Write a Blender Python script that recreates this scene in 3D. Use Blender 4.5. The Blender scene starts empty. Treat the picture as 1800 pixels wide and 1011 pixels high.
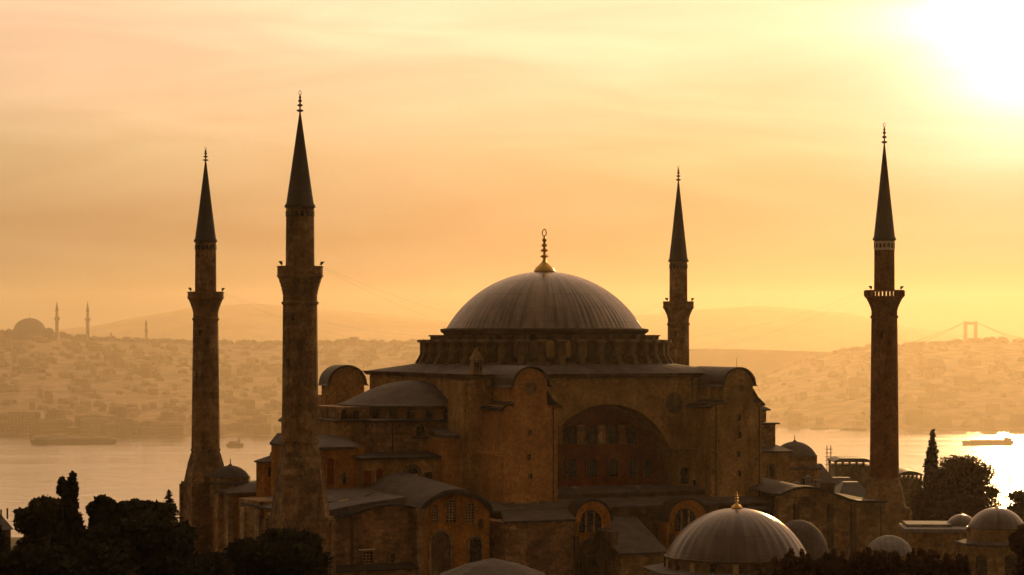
import bpy, bmesh, math, random
from math import radians as R, pi, sin, cos, tan, sqrt
from mathutils import Vector, noise

random.seed(7)
sc = bpy.context.scene
col = sc.collection

# ------------------------------------------------------------------ camera, sky, sun, exposure
F = 4240.0            # focal length measured on the 1800 px wide photograph
HZ = 590.0            # row of the horizon on the photograph
CAMZ = 40.0
WATER = -440.0
cam_d = bpy.data.cameras.new('camera'); cam = bpy.data.objects.new('camera', cam_d); col.objects.link(cam)
cam.location = (0, 0, CAMZ); cam.rotation_euler = (R(90), 0, 0)
cam_d.sensor_width = 36; cam_d.lens = 36 * F / 1800; cam_d.shift_y = (HZ - 505.5) / 1800
cam_d.clip_start = 1; cam_d.clip_end = 60000
sc.camera = cam

SUN_AZ, SUN_EL = R(12.3), R(7.6)
S = Vector((sin(SUN_AZ) * cos(SUN_EL), cos(SUN_AZ) * cos(SUN_EL), sin(SUN_EL)))

world = bpy.data.worlds.new('World'); sc.world = world; world.use_nodes = True
wt = world.node_tree; wt.nodes.clear()
def WN(t, **k):
    n = wt.nodes.new(t)
    for a, v in k.items(): setattr(n, a, v)
    return n
def WL(a, b): wt.links.new(a, b)
def wmath(op, a, b=None, c=None):
    n = WN('ShaderNodeMath', operation=op)
    for i, v in enumerate((a, b, c)):
        if v is None: continue
        if isinstance(v, (int, float)): n.inputs[i].default_value = v
        else: WL(v, n.inputs[i])
    return n.outputs[0]
def wvec(op, a, b):
    n = WN('ShaderNodeVectorMath', operation=op)
    for i, v in enumerate((a, b)):
        if isinstance(v, (tuple, Vector)): n.inputs[i].default_value = tuple(v)
        else: WL(v, n.inputs[i])
    return n
def wscale(c, f):
    n = WN('ShaderNodeVectorMath', operation='SCALE')
    if isinstance(c, tuple): n.inputs[0].default_value = c
    else: WL(c, n.inputs[0])
    if isinstance(f, (int, float)): n.inputs['Scale'].default_value = f
    else: WL(f, n.inputs['Scale'])
    return n.outputs[0]
tc = WN('ShaderNodeTexCoord'); D = tc.outputs['Generated']
sky = WN('ShaderNodeTexSky', sky_type='NISHITA', sun_disc=False, sun_elevation=SUN_EL, sun_rotation=SUN_AZ,
         altitude=100, air_density=1.0, dust_density=6.0, ozone_density=1.0)
dot = wvec('DOT_PRODUCT', D, S).outputs['Value']
ang = wmath('ARCCOSINE', wmath('MINIMUM', dot, 0.99999))
sep = WN('ShaderNodeSeparateXYZ'); WL(D, sep.inputs[0])
up = wmath('MAXIMUM', sep.outputs['Z'], 0.0)
# the sun's side of the sky is covered by a thin bright cloud veil, the rest is clear sky
veilw = wmath('EXPONENT', wmath('MULTIPLY', wmath('POWER', wmath('DIVIDE', ang, 1.1), 2.0), -1.0))
base = wscale(wvec('MULTIPLY', sky.outputs[0], (0.192, 0.072, 0.027)).outputs[0], wmath('MULTIPLY', wmath('MULTIPLY_ADD', veilw, -0.93, 1.0), wmath('MULTIPLY_ADD', up, 0.95, 0.58)))
# long soft cloud streaks that rise to the right
mp = WN('ShaderNodeMapping'); WL(D, mp.inputs[0]); mp.inputs['Rotation'].default_value = (0, R(-5), 0); mp.inputs['Scale'].default_value = (6.0, 6.0, 34.0)
cl = WN('ShaderNodeTexNoise'); WL(mp.outputs[0], cl.inputs['Vector']); cl.inputs['Scale'].default_value = 1.0; cl.inputs['Detail'].default_value = 6; cl.inputs['Roughness'].default_value = 0.5; cl.inputs['Distortion'].default_value = 0.7
cmr = WN('ShaderNodeMapRange'); WL(cl.outputs[0], cmr.inputs[0]); cmr.inputs['From Min'].default_value = 0.3; cmr.inputs['From Max'].default_value = 0.7; cmr.inputs['To Min'].default_value = 0.80; cmr.inputs['To Max'].default_value = 1.20
prof = WN('ShaderNodeValToRGB'); WL(wmath('MULTIPLY', up, 5.0), prof.inputs[0])
stops = [(0.0, (0.24, 0.165, 0.075)), (0.20, (0.28, 0.24, 0.125)), (0.38, (0.44, 0.43, 0.24)), (0.50, (0.66, 0.57, 0.36)), (0.62, (0.82, 0.69, 0.46)), (0.75, (0.84, 0.69, 0.48)), (0.86, (0.95, 0.70, 0.46)), (1.0, (1.08, 0.76, 0.48))]
e = prof.color_ramp.elements
e[0].position, e[0].color = 0.0, (*stops[0][1], 1); e[1].position, e[1].color = 1.0, (*stops[-1][1], 1)
for p_, c_ in stops[1:-1]: e.new(p_).color = (*c_, 1)
veil = wscale(wscale(prof.outputs[0], veilw), cmr.outputs[0])
g_core = wscale(wscale((4.6, 4.6, 4.2), wmath('EXPONENT', wmath('MULTIPLY', ang, -44.0))), cmr.outputs[0])
tot = wvec('ADD', wvec('ADD', base, veil).outputs[0], g_core).outputs[0]
bg = WN('ShaderNodeBackground'); bg.inputs['Strength'].default_value = 1.0; WL(tot, bg.inputs['Color'])
wo = WN('ShaderNodeOutputWorld'); WL(bg.outputs[0], wo.inputs['Surface'])

sun_d = bpy.data.lights.new('sun', 'SUN'); sun = bpy.data.objects.new('sun', sun_d); col.objects.link(sun)
sun_d.energy = 2.05; sun_d.angle = R(0.5); sun_d.color = (1.0, 0.575, 0.205)
sun.rotation_euler = S.to_track_quat('Z', 'Y').to_euler()

sc.view_settings.view_transform = 'Standard'; sc.view_settings.look = 'None'
sc.view_settings.gamma = 1; sc.view_settings.exposure = 0
sc.cycles.use_denoising = True
sc.cycles.max_bounces = 6; sc.cycles.volume_bounces = 0; sc.cycles.diffuse_bounces = 3; sc.cycles.glossy_bounces = 3
sc.cycles.sample_clamp_indirect = 4

# ------------------------------------------------------------------ materials
MATS = {}
def nodes(name):
    m = bpy.data.materials.new(name); m.use_nodes = True; nt = m.node_tree
    b = nt.nodes['Principled BSDF']
    MATS[name] = m
    return m, nt, b
def mix_noise(nt, vec, scale, stops, detail=6, rough=0.6):
    n = nt.nodes.new('ShaderNodeTexNoise'); n.inputs['Scale'].default_value = scale; n.inputs['Detail'].default_value = detail; n.inputs['Roughness'].default_value = rough
    nt.links.new(vec, n.inputs['Vector'])
    r = nt.nodes.new('ShaderNodeValToRGB'); nt.links.new(n.outputs[0], r.inputs[0])
    e = r.color_ramp.elements
    e[0].position, e[0].color = stops[0][0], (*stops[0][1], 1)
    e[1].position, e[1].color = stops[-1][0], (*stops[-1][1], 1)
    for p, c in stops[1:-1]:
        k = e.new(p); k.color = (*c, 1)
    return n, r
def mulcol(nt, a, b, fac=1.0):
    n = nt.nodes.new('ShaderNodeMix'); n.data_type = 'RGBA'; n.blend_type = 'MULTIPLY'; n.inputs[0].default_value = fac
    nt.links.new(a, n.inputs[6]); nt.links.new(b, n.inputs[7]); return n.outputs[2]
def masonry(name, c0, c1, c2, rough=0.9, course=0.5, streak=0.5, brick=0.6, patch=0.75):
    m, nt, b = nodes(name)
    t = nt.nodes.new('ShaderNodeTexCoord'); o = t.outputs['Object']
    n1, r1 = mix_noise(nt, o, 0.22, [(0.36, c0), (0.5, c1), (0.64, c2)], 8, 0.68)
    # rain streaks: stretched downwards
    mp = nt.nodes.new('ShaderNodeMapping'); mp.inputs['Scale'].default_value = (0.55, 0.55, 0.13); nt.links.new(o, mp.inputs[0])
    n2, r2 = mix_noise(nt, mp.outputs[0], 1.0, [(0.36, (1 - streak * .7,) * 3), (0.56, (1.08,) * 3)], 6, 0.65)
    c = mulcol(nt, r1.outputs[0], r2.outputs[0])
    n3, r3 = mix_noise(nt, o, 2.2, [(0.3, (0.62,) * 3), (0.7, (1.25,) * 3)], 4, 0.6)
    c = mulcol(nt, c, r3.outputs[0])
    # patched repairs with firm edges
    n4, r4 = mix_noise(nt, o, 0.55, [(0.40, (0.55, 0.5, 0.45)), (0.44, (1, 1, 1)), (0.585, (1, 1, 1)), (0.61, (1.45, 1.4, 1.35))], 9, 0.72)
    c = mulcol(nt, c, r4.outputs[0], patch)
    # courses
    sx = nt.nodes.new('ShaderNodeSeparateXYZ'); nt.links.new(o, sx.inputs[0])
    ad = nt.nodes.new('ShaderNodeMath'); ad.operation = 'ADD'; nt.links.new(sx.outputs[0], ad.inputs[0]); nt.links.new(sx.outputs[1], ad.inputs[1])
    cx = nt.nodes.new('ShaderNodeCombineXYZ'); nt.links.new(ad.outputs[0], cx.inputs[0]); nt.links.new(sx.outputs[2], cx.inputs[1])
    br = nt.nodes.new('ShaderNodeTexBrick'); nt.links.new(cx.outputs[0], br.inputs['Vector'])
    br.inputs['Color1'].default_value = (1, 1, 1, 1); br.inputs['Color2'].default_value = (1 - 0.65 * brick,) * 3 + (1,); br.inputs['Mortar'].default_value = (0.75,) * 3 + (1,)
    br.inputs['Scale'].default_value = 1.0; br.inputs['Mortar Size'].default_value = 0.05; br.inputs['Brick Width'].default_value = course * 2.1; br.inputs['Row Height'].default_value = course; br.inputs['Bias'].default_value = -0.2
    c = mulcol(nt, c, br.outputs['Color'], brick)
    nt.links.new(c, b.inputs['Base Color']); b.inputs['Roughness'].default_value = rough
    bp = nt.nodes.new('ShaderNodeBump'); bp.inputs['Strength'].default_value = 0.5; bp.inputs['Distance'].default_value = 0.12
    nt.links.new(n3.outputs[0], bp.inputs['Height']); nt.links.new(bp.outputs[0], b.inputs['Normal'])
    b.inputs['Specular IOR Level'].default_value = 0.2
    return m
masonry('stone', (0.27, 0.165, 0.068), (0.37, 0.235, 0.105), (0.50, 0.34, 0.17), course=0.62, streak=0.5, brick=0.95, patch=0.5)
masonry('shaft_stone', (0.18, 0.104, 0.042), (0.30, 0.178, 0.074), (0.48, 0.31, 0.15), course=0.9, streak=0.7, brick=0.8, patch=0.5)
masonry('base_stone', (0.22, 0.135, 0.06), (0.32, 0.205, 0.1), (0.46, 0.31, 0.165), course=0.8, streak=0.7, brick=0.9, patch=0.6)
masonry('pale_stone', (0.34, 0.235, 0.125), (0.48, 0.345, 0.195), (0.62, 0.47, 0.28), course=0.8, streak=0.5, brick=0.9, patch=0.5)
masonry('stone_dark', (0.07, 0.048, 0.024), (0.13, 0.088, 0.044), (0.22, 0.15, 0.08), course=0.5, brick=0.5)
masonry('rubble', (0.22, 0.125, 0.055), (0.35, 0.205, 0.095), (0.52, 0.33, 0.17), course=0.55, streak=0.4, brick=1.0, patch=0.6)
masonry('plaster_ochre', (0.27, 0.155, 0.05), (0.39, 0.24, 0.082), (0.50, 0.32, 0.125), course=0.4, streak=0.5, brick=0.15, patch=0.5)
masonry('plaster_pink', (0.40, 0.19, 0.055), (0.50, 0.25, 0.075), (0.58, 0.31, 0.10), course=0.4, streak=0.3, brick=0.12, patch=0.25)
masonry('plaster_orange', (0.31, 0.135, 0.02), (0.43, 0.19, 0.03), (0.52, 0.245, 0.055), course=0.4, streak=0.4, brick=0.15, patch=0.5)
masonry('plaster_red', (0.14, 0.03, 0.005), (0.21, 0.045, 0.008), (0.28, 0.07, 0.014), course=0.4, streak=0.4, brick=0.15)
masonry('brick_red', (0.13, 0.042, 0.012), (0.19, 0.064, 0.018), (0.27, 0.10, 0.032), course=0.3, streak=0.3, brick=0.5)
masonry('drum_stone_shaded', (0.03, 0.018, 0.007), (0.05, 0.03, 0.012), (0.08, 0.05, 0.02), course=0.4, brick=0.4)  # drum wall kept darker to paint in the shade between its piers
masonry('pier_stone', (0.12, 0.075, 0.03), (0.18, 0.115, 0.05), (0.26, 0.175, 0.085), course=0.4, brick=0.4)
masonry('house_wall_hazed', (0.28, 0.20, 0.12), (0.38, 0.28, 0.18), (0.50, 0.38, 0.26), course=3, streak=0.2, brick=0.3)  # pale wall colour takes over part of the haze brightening
masonry('house_pale_hazed', (0.36, 0.27, 0.18), (0.46, 0.35, 0.24), (0.58, 0.46, 0.33), course=3, streak=0.2, brick=0.3)  # colour lifted so these houses look hazed too
def lead(name, c0, c1, rough=0.45, metal=0.25):
    m, nt, b = nodes(name)
    t = nt.nodes.new('ShaderNodeTexCoord'); o = t.outputs['Object']
    n1, r1 = mix_noise(nt, o, 0.45, [(0.3, c0), (0.7, c1)], 7, 0.65)
    n2, r2 = mix_noise(nt, o, 3.0, [(0.3, (0.7,) * 3), (0.7, (1.15,) * 3)], 4)
    c = mulcol(nt, r1.outputs[0], r2.outputs[0])
    sx = nt.nodes.new('ShaderNodeSeparateXYZ'); nt.links.new(o, sx.inputs[0])
    w = nt.nodes.new('ShaderNodeTexWave'); w.wave_type = 'BANDS'; w.bands_direction = 'X'; w.inputs['Scale'].default_value = 0.45; w.inputs['Distortion'].default_value = 0.3; nt.links.new(o, w.inputs['Vector'])
    rr = nt.nodes.new('ShaderNodeValToRGB'); nt.links.new(w.outputs[0], rr.inputs[0]); rr.color_ramp.elements[0].position = 0.0; rr.color_ramp.elements[0].color = (0.6, 0.6, 0.6, 1); rr.color_ramp.elements[1].position = 0.16; rr.color_ramp.elements[1].color = (1, 1, 1, 1)
    c = mulcol(nt, c, rr.outputs[0], 0.5)
    nt.links.new(c, b.inputs['Base Color']); b.inputs['Roughness'].default_value = rough; b.inputs['Metallic'].default_value = metal; b.inputs['Specular IOR Level'].default_value = 0.25
    bp = nt.nodes.new('ShaderNodeBump'); bp.inputs['Strength'].default_value = 0.35; bp.inputs['Distance'].default_value = 0.06
    nt.links.new(n2.outputs[0], bp.inputs['Height']); nt.links.new(bp.outputs[0], b.inputs['Normal'])
    return m
lead('lead_roof', (0.055, 0.047, 0.042), (0.135, 0.12, 0.112), 0.8, 0.0)
lead('lead_pale', (0.17, 0.17, 0.17), (0.30, 0.30, 0.31), 0.85, 0.0)
lead('lead_dark', (0.025, 0.02, 0.015), (0.06, 0.05, 0.042), 0.6, 0.1)
def domelead(name, c0, c1, nribs, rough=0.27, streak=0.42):
    m, nt, b = nodes(name)
    t = nt.nodes.new('ShaderNodeTexCoord'); o = t.outputs['Object']
    sx = nt.nodes.new('ShaderNodeSeparateXYZ'); nt.links.new(o, sx.inputs[0])
    at = nt.nodes.new('ShaderNodeMath'); at.operation = 'ARCTAN2'; nt.links.new(sx.outputs[1], at.inputs[0]); nt.links.new(sx.outputs[0], at.inputs[1])
    ml = nt.nodes.new('ShaderNodeMath'); ml.operation = 'MULTIPLY'; nt.links.new(at.outputs[0], ml.inputs[0]); ml.inputs[1].default_value = nribs / (2 * pi)
    cx = nt.nodes.new('ShaderNodeCombineXYZ'); nt.links.new(ml.outputs[0], cx.inputs[0])
    zz = nt.nodes.new('ShaderNodeMath'); zz.operation = 'MULTIPLY'; nt.links.new(sx.outputs[2], zz.inputs[0]); zz.inputs[1].default_value = 0.45; nt.links.new(zz.outputs[0], cx.inputs[1])
    br = nt.nodes.new('ShaderNodeTexBrick'); nt.links.new(cx.outputs[0], br.inputs['Vector']); br.offset = 0.0
    br.inputs['Color1'].default_value = (1, 1, 1, 1); br.inputs['Color2'].default_value = (0.66,) * 3 + (1,); br.inputs['Mortar'].default_value = (0.55,) * 3 + (1,)
    br.inputs['Scale'].default_value = 1; br.inputs['Brick Width'].default_value = 1.0; br.inputs['Row Height'].default_value = 1.0; br.inputs['Mortar Size'].default_value = 0.035
    n1, r1 = mix_noise(nt, o, 0.25, [(0.3, c0), (0.7, c1)], 7, 0.65)
    mp = nt.nodes.new('ShaderNodeMapping'); mp.inputs['Scale'].default_value = (1.1, 0.12, 1); nt.links.new(cx.outputs[0], mp.inputs[0])
    n2, r2 = mix_noise(nt, mp.outputs[0], 1.0, [(0.38, (streak,) * 3), (0.56, (1.1,) * 3)], 4)
    c = mulcol(nt, r1.outputs[0], br.outputs['Color'], 0.7); c = mulcol(nt, c, r2.outputs[0], 0.8)
    nt.links.new(c, b.inputs['Base Color']); b.inputs['Roughness'].default_value = rough; b.inputs['Metallic'].default_value = 0.05
    bp = nt.nodes.new('ShaderNodeBump'); bp.inputs['Strength'].default_value = 0.2; bp.inputs['Distance'].default_value = 0.05
    nt.links.new(r2.outputs[0], bp.inputs['Height']); nt.links.new(bp.outputs[0], b.inputs['Normal'])
    return m
domelead('dome_lead', (0.17, 0.128, 0.098), (0.32, 0.25, 0.195), 100)
domelead('tomb_lead', (0.085, 0.066, 0.052), (0.145, 0.114, 0.09), 36, 0.3, 0.6)
domelead('cone_lead', (0.025, 0.020, 0.015), (0.05, 0.042, 0.032), 16, 0.75, 0.6)
def plain(name, c, rough=0.6, metal=0.0, var=0.25, scale=3.0):
    m, nt, b = nodes(name)
    t = nt.nodes.new('ShaderNodeTexCoord')
    n, r = mix_noise(nt, t.outputs['Object'], scale, [(0.3, tuple(x * (1 - var) for x in c)), (0.7, tuple(x * (1 + var) for x in c))])
    nt.links.new(r.outputs[0], b.inputs['Base Color']); b.inputs['Roughness'].default_value = rough; b.inputs['Metallic'].default_value = metal
    return m
plain('gold', (0.62, 0.40, 0.10), 0.35, 0.9)
plain('dark_metal', (0.05, 0.04, 0.03), 0.5, 0.5)
plain('glass_dark', (0.02, 0.013, 0.008), 0.25)
plain('window_hazed', (0.2, 0.14, 0.085), 0.5)  # far windows paled in colour to soften them like haze
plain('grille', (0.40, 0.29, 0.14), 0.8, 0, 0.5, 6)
plain('grille_lit_paint', (0.85, 0.62, 0.22), 0.7, 0, 0.5, 8)  # light from behind the drum windows put into a brighter colour
plain('white_plaster', (0.72, 0.62, 0.45), 0.8)
plain('bark', (0.03, 0.02, 0.011), 0.9)
plain('yellow_tarp', (0.55, 0.36, 0.03), 0.7)
plain('ship_paint', (0.09, 0.07, 0.055), 0.6, 0, 0.3, 0.3)
plain('ship_white', (0.22, 0.20, 0.17), 0.6, 0, 0.3, 0.3)
plain('steel', (0.12, 0.10, 0.09), 0.6, 0.2, 0.2, 0.2)
plain('roof_tile', (0.30, 0.16, 0.09), 0.9, 0, 0.4, 0.3)
plain('grass_ground', (0.05, 0.045, 0.02), 1.0, 0, 0.5, 0.05)
MATS['grass_ground'].node_tree.nodes['Principled BSDF'].inputs['Specular IOR Level'].default_value = 0.08
plain('hill_ground_hazed', (0.32, 0.22, 0.125), 1.0, 0, 0.5, 0.008)  # haze brightening of the far slopes put into a paler base colour
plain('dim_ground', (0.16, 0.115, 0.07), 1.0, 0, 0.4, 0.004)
plain('far_ground_hazed', (0.42, 0.31, 0.18), 1.0, 0, 0.3, 0.002)  # haze fade painted into the mountains by a very pale colour
plain('hill_wood_hazed', (0.27, 0.19, 0.10), 1.0, 0, 0.5, 0.03)  # woods paled in colour to match the hazed slopes
def leafmat(name, c):
    m, nt, b = nodes(name)
    t = nt.nodes.new('ShaderNodeTexCoord')
    n, r = mix_noise(nt, t.outputs['Object'], 0.6, [(0.3, tuple(x * 0.6 for x in c)), (0.7, tuple(x * 1.5 for x in c))])
    nt.links.new(r.outputs[0], b.inputs['Base Color']); b.inputs['Roughness'].default_value = 0.8; b.inputs['Specular IOR Level'].default_value = 0.15
    return m
leafmat('leaf_dark', (0.030, 0.028, 0.010)); leafmat('leaf_olive', (0.060, 0.048, 0.014)); leafmat('leaf_cypress', (0.020, 0.020, 0.009)); leafmat('leaf_brown', (0.072, 0.036, 0.011))
def emit(name, c, s):
    m = bpy.data.materials.new(name); m.use_nodes = True; b = m.node_tree.nodes['Principled BSDF']
    b.inputs['Emission Color'].default_value = (*c, 1); b.inputs['Emission Strength'].default_value = s; b.inputs['Base Color'].default_value = (*c, 1); MATS[name] = m
emit('glint_glow', (1.0, 0.55, 0.16), 1.3)  # glow that stands in for the hillside glints
def water_mat():
    m, nt, b = nodes('water')
    b.inputs['Base Color'].default_value = (0.05, 0.045, 0.03, 1); b.inputs['Roughness'].default_value = 0.22; b.inputs['IOR'].default_value = 1.6
    t = nt.nodes.new('ShaderNodeTexCoord'); o = t.outputs['Object']
    mp = nt.nodes.new('ShaderNodeMapping'); mp.inputs['Scale'].default_value = (0.02, 0.05, 1); nt.links.new(o, mp.inputs[0])
    n = nt.nodes.new('ShaderNodeTexNoise'); n.inputs['Scale'].default_value = 1.0; n.inputs['Detail'].default_value = 6; n.inputs['Roughness'].default_value = 0.7; nt.links.new(mp.outputs[0], n.inputs['Vector'])
    mp2 = nt.nodes.new('ShaderNodeMapping'); mp2.inputs['Scale'].default_value = (0.0008, 0.0042, 1); nt.links.new(o, mp2.inputs[0])
    n2 = nt.nodes.new('ShaderNodeTexNoise'); n2.inputs['Detail'].default_value = 4; nt.links.new(mp2.outputs[0], n2.inputs['Vector']); n2.inputs['Scale'].default_value = 1
    mr = nt.nodes.new('ShaderNodeMapRange'); mr.inputs['From Min'].default_value = 0.35; mr.inputs['From Max'].default_value = 0.7; mr.inputs['To Min'].default_value = 0.15; mr.inputs['To Max'].default_value = 0.24
    nt.links.new(n2.outputs[0], mr.inputs[0]); nt.links.new(mr.outputs[0], b.inputs['Roughness'])
    bp = nt.nodes.new('ShaderNodeBump'); bp.inputs['Strength'].default_value = 1.0; bp.inputs['Distance'].default_value = 0.15
    mp3 = nt.nodes.new('ShaderNodeMapping'); mp3.inputs['Scale'].default_value = (0.05, 0.11, 1); nt.links.new(o, mp3.inputs[0])
    n3 = nt.nodes.new('ShaderNodeTexNoise'); n3.inputs['Scale'].default_value = 1.0; n3.inputs['Detail'].default_value = 4; nt.links.new(mp3.outputs[0], n3.inputs['Vector'])
    bp2 = nt.nodes.new('ShaderNodeBump'); bp2.inputs['Strength'].default_value = 0.9; bp2.inputs['Distance'].default_value = 0.06; nt.links.new(n3.outputs[0], bp2.inputs['Height'])
    nt.links.new(n.outputs[0], bp.inputs['Height']); nt.links.new(bp2.outputs[0], bp.inputs['Normal']); nt.links.new(bp.outputs[0], b.inputs['Normal'])
water_mat()

# ------------------------------------------------------------------ builders
class MB:
    """collects shapes; build() links them as ONE mesh object"""
    def __init__(s): s.v = []; s.f = []; s.mi = []; s.cur = 0
    def add(s, vs, fs):
        n = len(s.v); s.v += [tuple(p) for p in vs]; s.f += [tuple(i + n for i in q) for q in fs]; s.mi += [s.cur] * len(fs); return s
    def use(s, i): s.cur = i; return s
    def box(s, x0, x1, y0, y1, z0, z1):
        return s.add([(x0, y0, z0), (x1, y0, z0), (x1, y1, z0), (x0, y1, z0), (x0, y0, z1), (x1, y0, z1), (x1, y1, z1), (x0, y1, z1)],
                     [(0, 3, 2, 1), (4, 5, 6, 7), (0, 1, 5, 4), (1, 2, 6, 5), (2, 3, 7, 6), (3, 0, 4, 7)])
    def loft(s, rings, cap=True):
        n = len(rings[0]); vs = [p for r in rings for p in r]; fs = []
        for k in range(len(rings) - 1):
            for i in range(n):
                j = (i + 1) % n
                fs.append((k * n + i, k * n + j, (k + 1) * n + j, (k + 1) * n + i))
        if cap: fs.append(tuple(range(n))[::-1]); fs.append(tuple((len(rings) - 1) * n + i for i in range(n)))
        return s.add(vs, fs)
    def prism(s, poly, z0, z1, shrink=None):
        a = [(x, y, z0) for x, y in poly]
        b = [(x, y, z1) for x, y in (shrink or poly)]
        return s.loft([a, b])
    def xz(s, poly, y0, y1):
        return s.loft([[(x, y0, z) for x, z in poly], [(x, y1, z) for x, z in poly]])
    def yz(s, poly, x0, x1):
        return s.loft([[(x0, y, z) for y, z in poly], [(x1, y, z) for y, z in poly]])
    def lathe(s, prof, cx=0, cy=0, n=32, rot=0.0, mod=None, cap=True):
        rings = []
        for r, z in prof:
            rings.append([(cx + (r * (1 + (mod(i) if mod and r > .3 else 0))) * cos(rot + 2 * pi * i / n), cy + (r * (1 + (mod(i) if mod and r > .3 else 0))) * sin(rot + 2 * pi * i / n), z) for i in range(n)])
        return s.loft(rings, cap)
    def tube(s, pts, r, n=6):
        pts = [Vector(p) for p in pts]; rings = []
        for i, p in enumerate(pts):
            t = (pts[min(i + 1, len(pts) - 1)] - pts[max(i - 1, 0)]).normalized()
            a = t.orthogonal().normalized() if abs(t.z) > .9 else t.cross(Vector((0, 0, 1))).normalized()
            b = t.cross(a); rr = r[i] if isinstance(r, (list, tuple)) else r
            rings.append([p + (a * cos(2 * pi * k / n) + b * sin(2 * pi * k / n)) * rr for k in range(n)])
        return s.loft(rings)
    def build(s, name, mat, parent=None, smooth=False, loc=None):
        me = bpy.data.meshes.new(name); me.from_pydata(s.v, [], s.f)
        if any(s.mi): me.polygons.foreach_set('material_index', (s.mi + [0] * len(s.f))[:len(s.f)])
        bm = bmesh.new(); bm.from_mesh(me); bmesh.ops.recalc_face_normals(bm, faces=bm.faces)
        if smooth:
            for f in bm.faces: f.smooth = True
            for e in bm.edges:
                if len(e.link_faces) == 2 and e.calc_face_angle(0) > R(40): e.smooth = False
        bm.to_mesh(me); bm.free()
        for q in (mat if isinstance(mat, (list, tuple)) else [mat]): me.materials.append(MATS[q])
        o = bpy.data.objects.new(name, me); col.objects.link(o)
        if parent: o.parent = parent
        if loc: o.location = loc
        return o
def tag(o, label=None, cat=None, group=None, kind=None):
    if label: o['label'] = label
    if cat: o['category'] = cat
    if group: o['group'] = group
    if kind: o['kind'] = kind
    return o
def empty(name, loc=(0, 0, 0), rz=0.0):
    o = bpy.data.objects.new(name, None); col.objects.link(o); o.location = loc; o.rotation_euler = (0, 0, rz); o.empty_display_size = 1; return o
def ring(r, n, rot=0.0, cx=0, cy=0): return [(cx + r * cos(rot + 2 * pi * i / n), cy + r * sin(rot + 2 * pi * i / n)) for i in range(n)]
def W(px, py, d): return Vector(((px - 900) / F * d, d, CAMZ + (HZ - py) / F * d))
def zat(py, d): return CAMZ + (HZ - py) / F * d

# ------------------------------------------------------------------ ground, water, hills, haze
def terrain_z(x, y):
    u = min(1, max(0, (185 - y) / 80)); z = 14 * u * u * (3 - 2 * u)
    if y > 440: z = -(y - 440) * 0.083
    z = max(z, WATER - 1.5)
    return z
def grid(name, mat, x0, x1, y0, y1, nx, ny, fz, yf=lambda t: t):
    m = MB(); vs = []; fs = []
    for j in range(ny + 1):
        for i in range(nx + 1):
            x = x0 + (x1 - x0) * i / nx; y = y0 + (y1 - y0) * yf(j / ny)
            vs.append((x, y, fz(x, y)))
    for j in range(ny):
        for i in range(nx):
            a = j * (nx + 1) + i; fs.append((a, a + 1, a + nx + 2, a + nx + 1))
    m.add(vs, fs); return m.build(name, mat, smooth=True)
def gz(x, y):
    z = terrain_z(x, y)
    return z + (noise.noise(Vector((x * .02, y * .02, 0))) * 0.8 if z > WATER else 0)
tag(grid('ground', 'grass_ground', -1500, 1500, -380, 6000, 60, 200, gz), kind='structure')
wm = MB(); vs = []; fs = []
rows = [3000.0]
while rows[-1] < 13500: rows.append(rows[-1] * 1.0030)
rows += [15000, 18000, 22000, 29000]
NC = 300
def swell(x, y):
    p = Vector((x * .0075, y * .017, 1.0))
    a = noise.noise(p) + .6 * noise.noise(Vector((x * .017, y * .036, 5.0)))
    return a * 1.7 * min(1, (6200 / y) ** 2) * (0.5 + 1.3 * max(0, noise.noise(Vector((x * .0007, y * .0026, 9.0))) + .3))
for y in rows:
    hw = y * .26 + 150 if y < 14000 else 14500
    for i in range(NC + 1):
        x = -hw + 2 * hw * i / NC
        vs.append((x, y, WATER + (swell(x, y) if y < 13500 else 0)))
for j in range(len(rows) - 1):
    for i in range(NC): a = j * (NC + 1) + i; fs.append((a, a + 1, a + NC + 2, a + NC + 1))
wm.add(vs, fs); tag(wm.build('water', 'water', smooth=True), kind='structure')

def lerp_table(tab, x):
    if x <= tab[0][0]: return tab[0][1]
    for (a, b), (c, d) in zip(tab, tab[1:]):
        if x <= c: return b + (d - b) * (x - a) / (c - a)
    return tab[-1][1]
SHORE = [(-600, 764), (0, 764), (200, 768), (340, 768), (760, 766), (1215, 752), (1400, 752), (1530, 756), (1800, 756), (2400, 756)]
RIDGE_L = [(-600, 600), (-100, 592), (0, 589), (60, 584), (100, 590), (125, 597), (200, 599), (340, 605), (480, 606), (560, 606), (740, 605), (860, 608), (1000, 630), (1150, 670), (1300, 720), (2400, 740)]
RIDGE_M = [(780, 640), (900, 622), (1000, 615), (1215, 613), (1300, 614), (1400, 617), (1480, 619), (1560, 624), (1800, 640), (2400, 660)]
RIDGE_R = [(1100, 760), (1250, 700), (1400, 640), (1480, 620), (1530, 612), (1600, 609), (1660, 606), (1700, 603), (1750, 600), (1800, 602), (2000, 606), (2400, 620)]
def shore_d(px): return (CAMZ - WATER) * F / (lerp_table(SHORE, px) - HZ)
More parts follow.
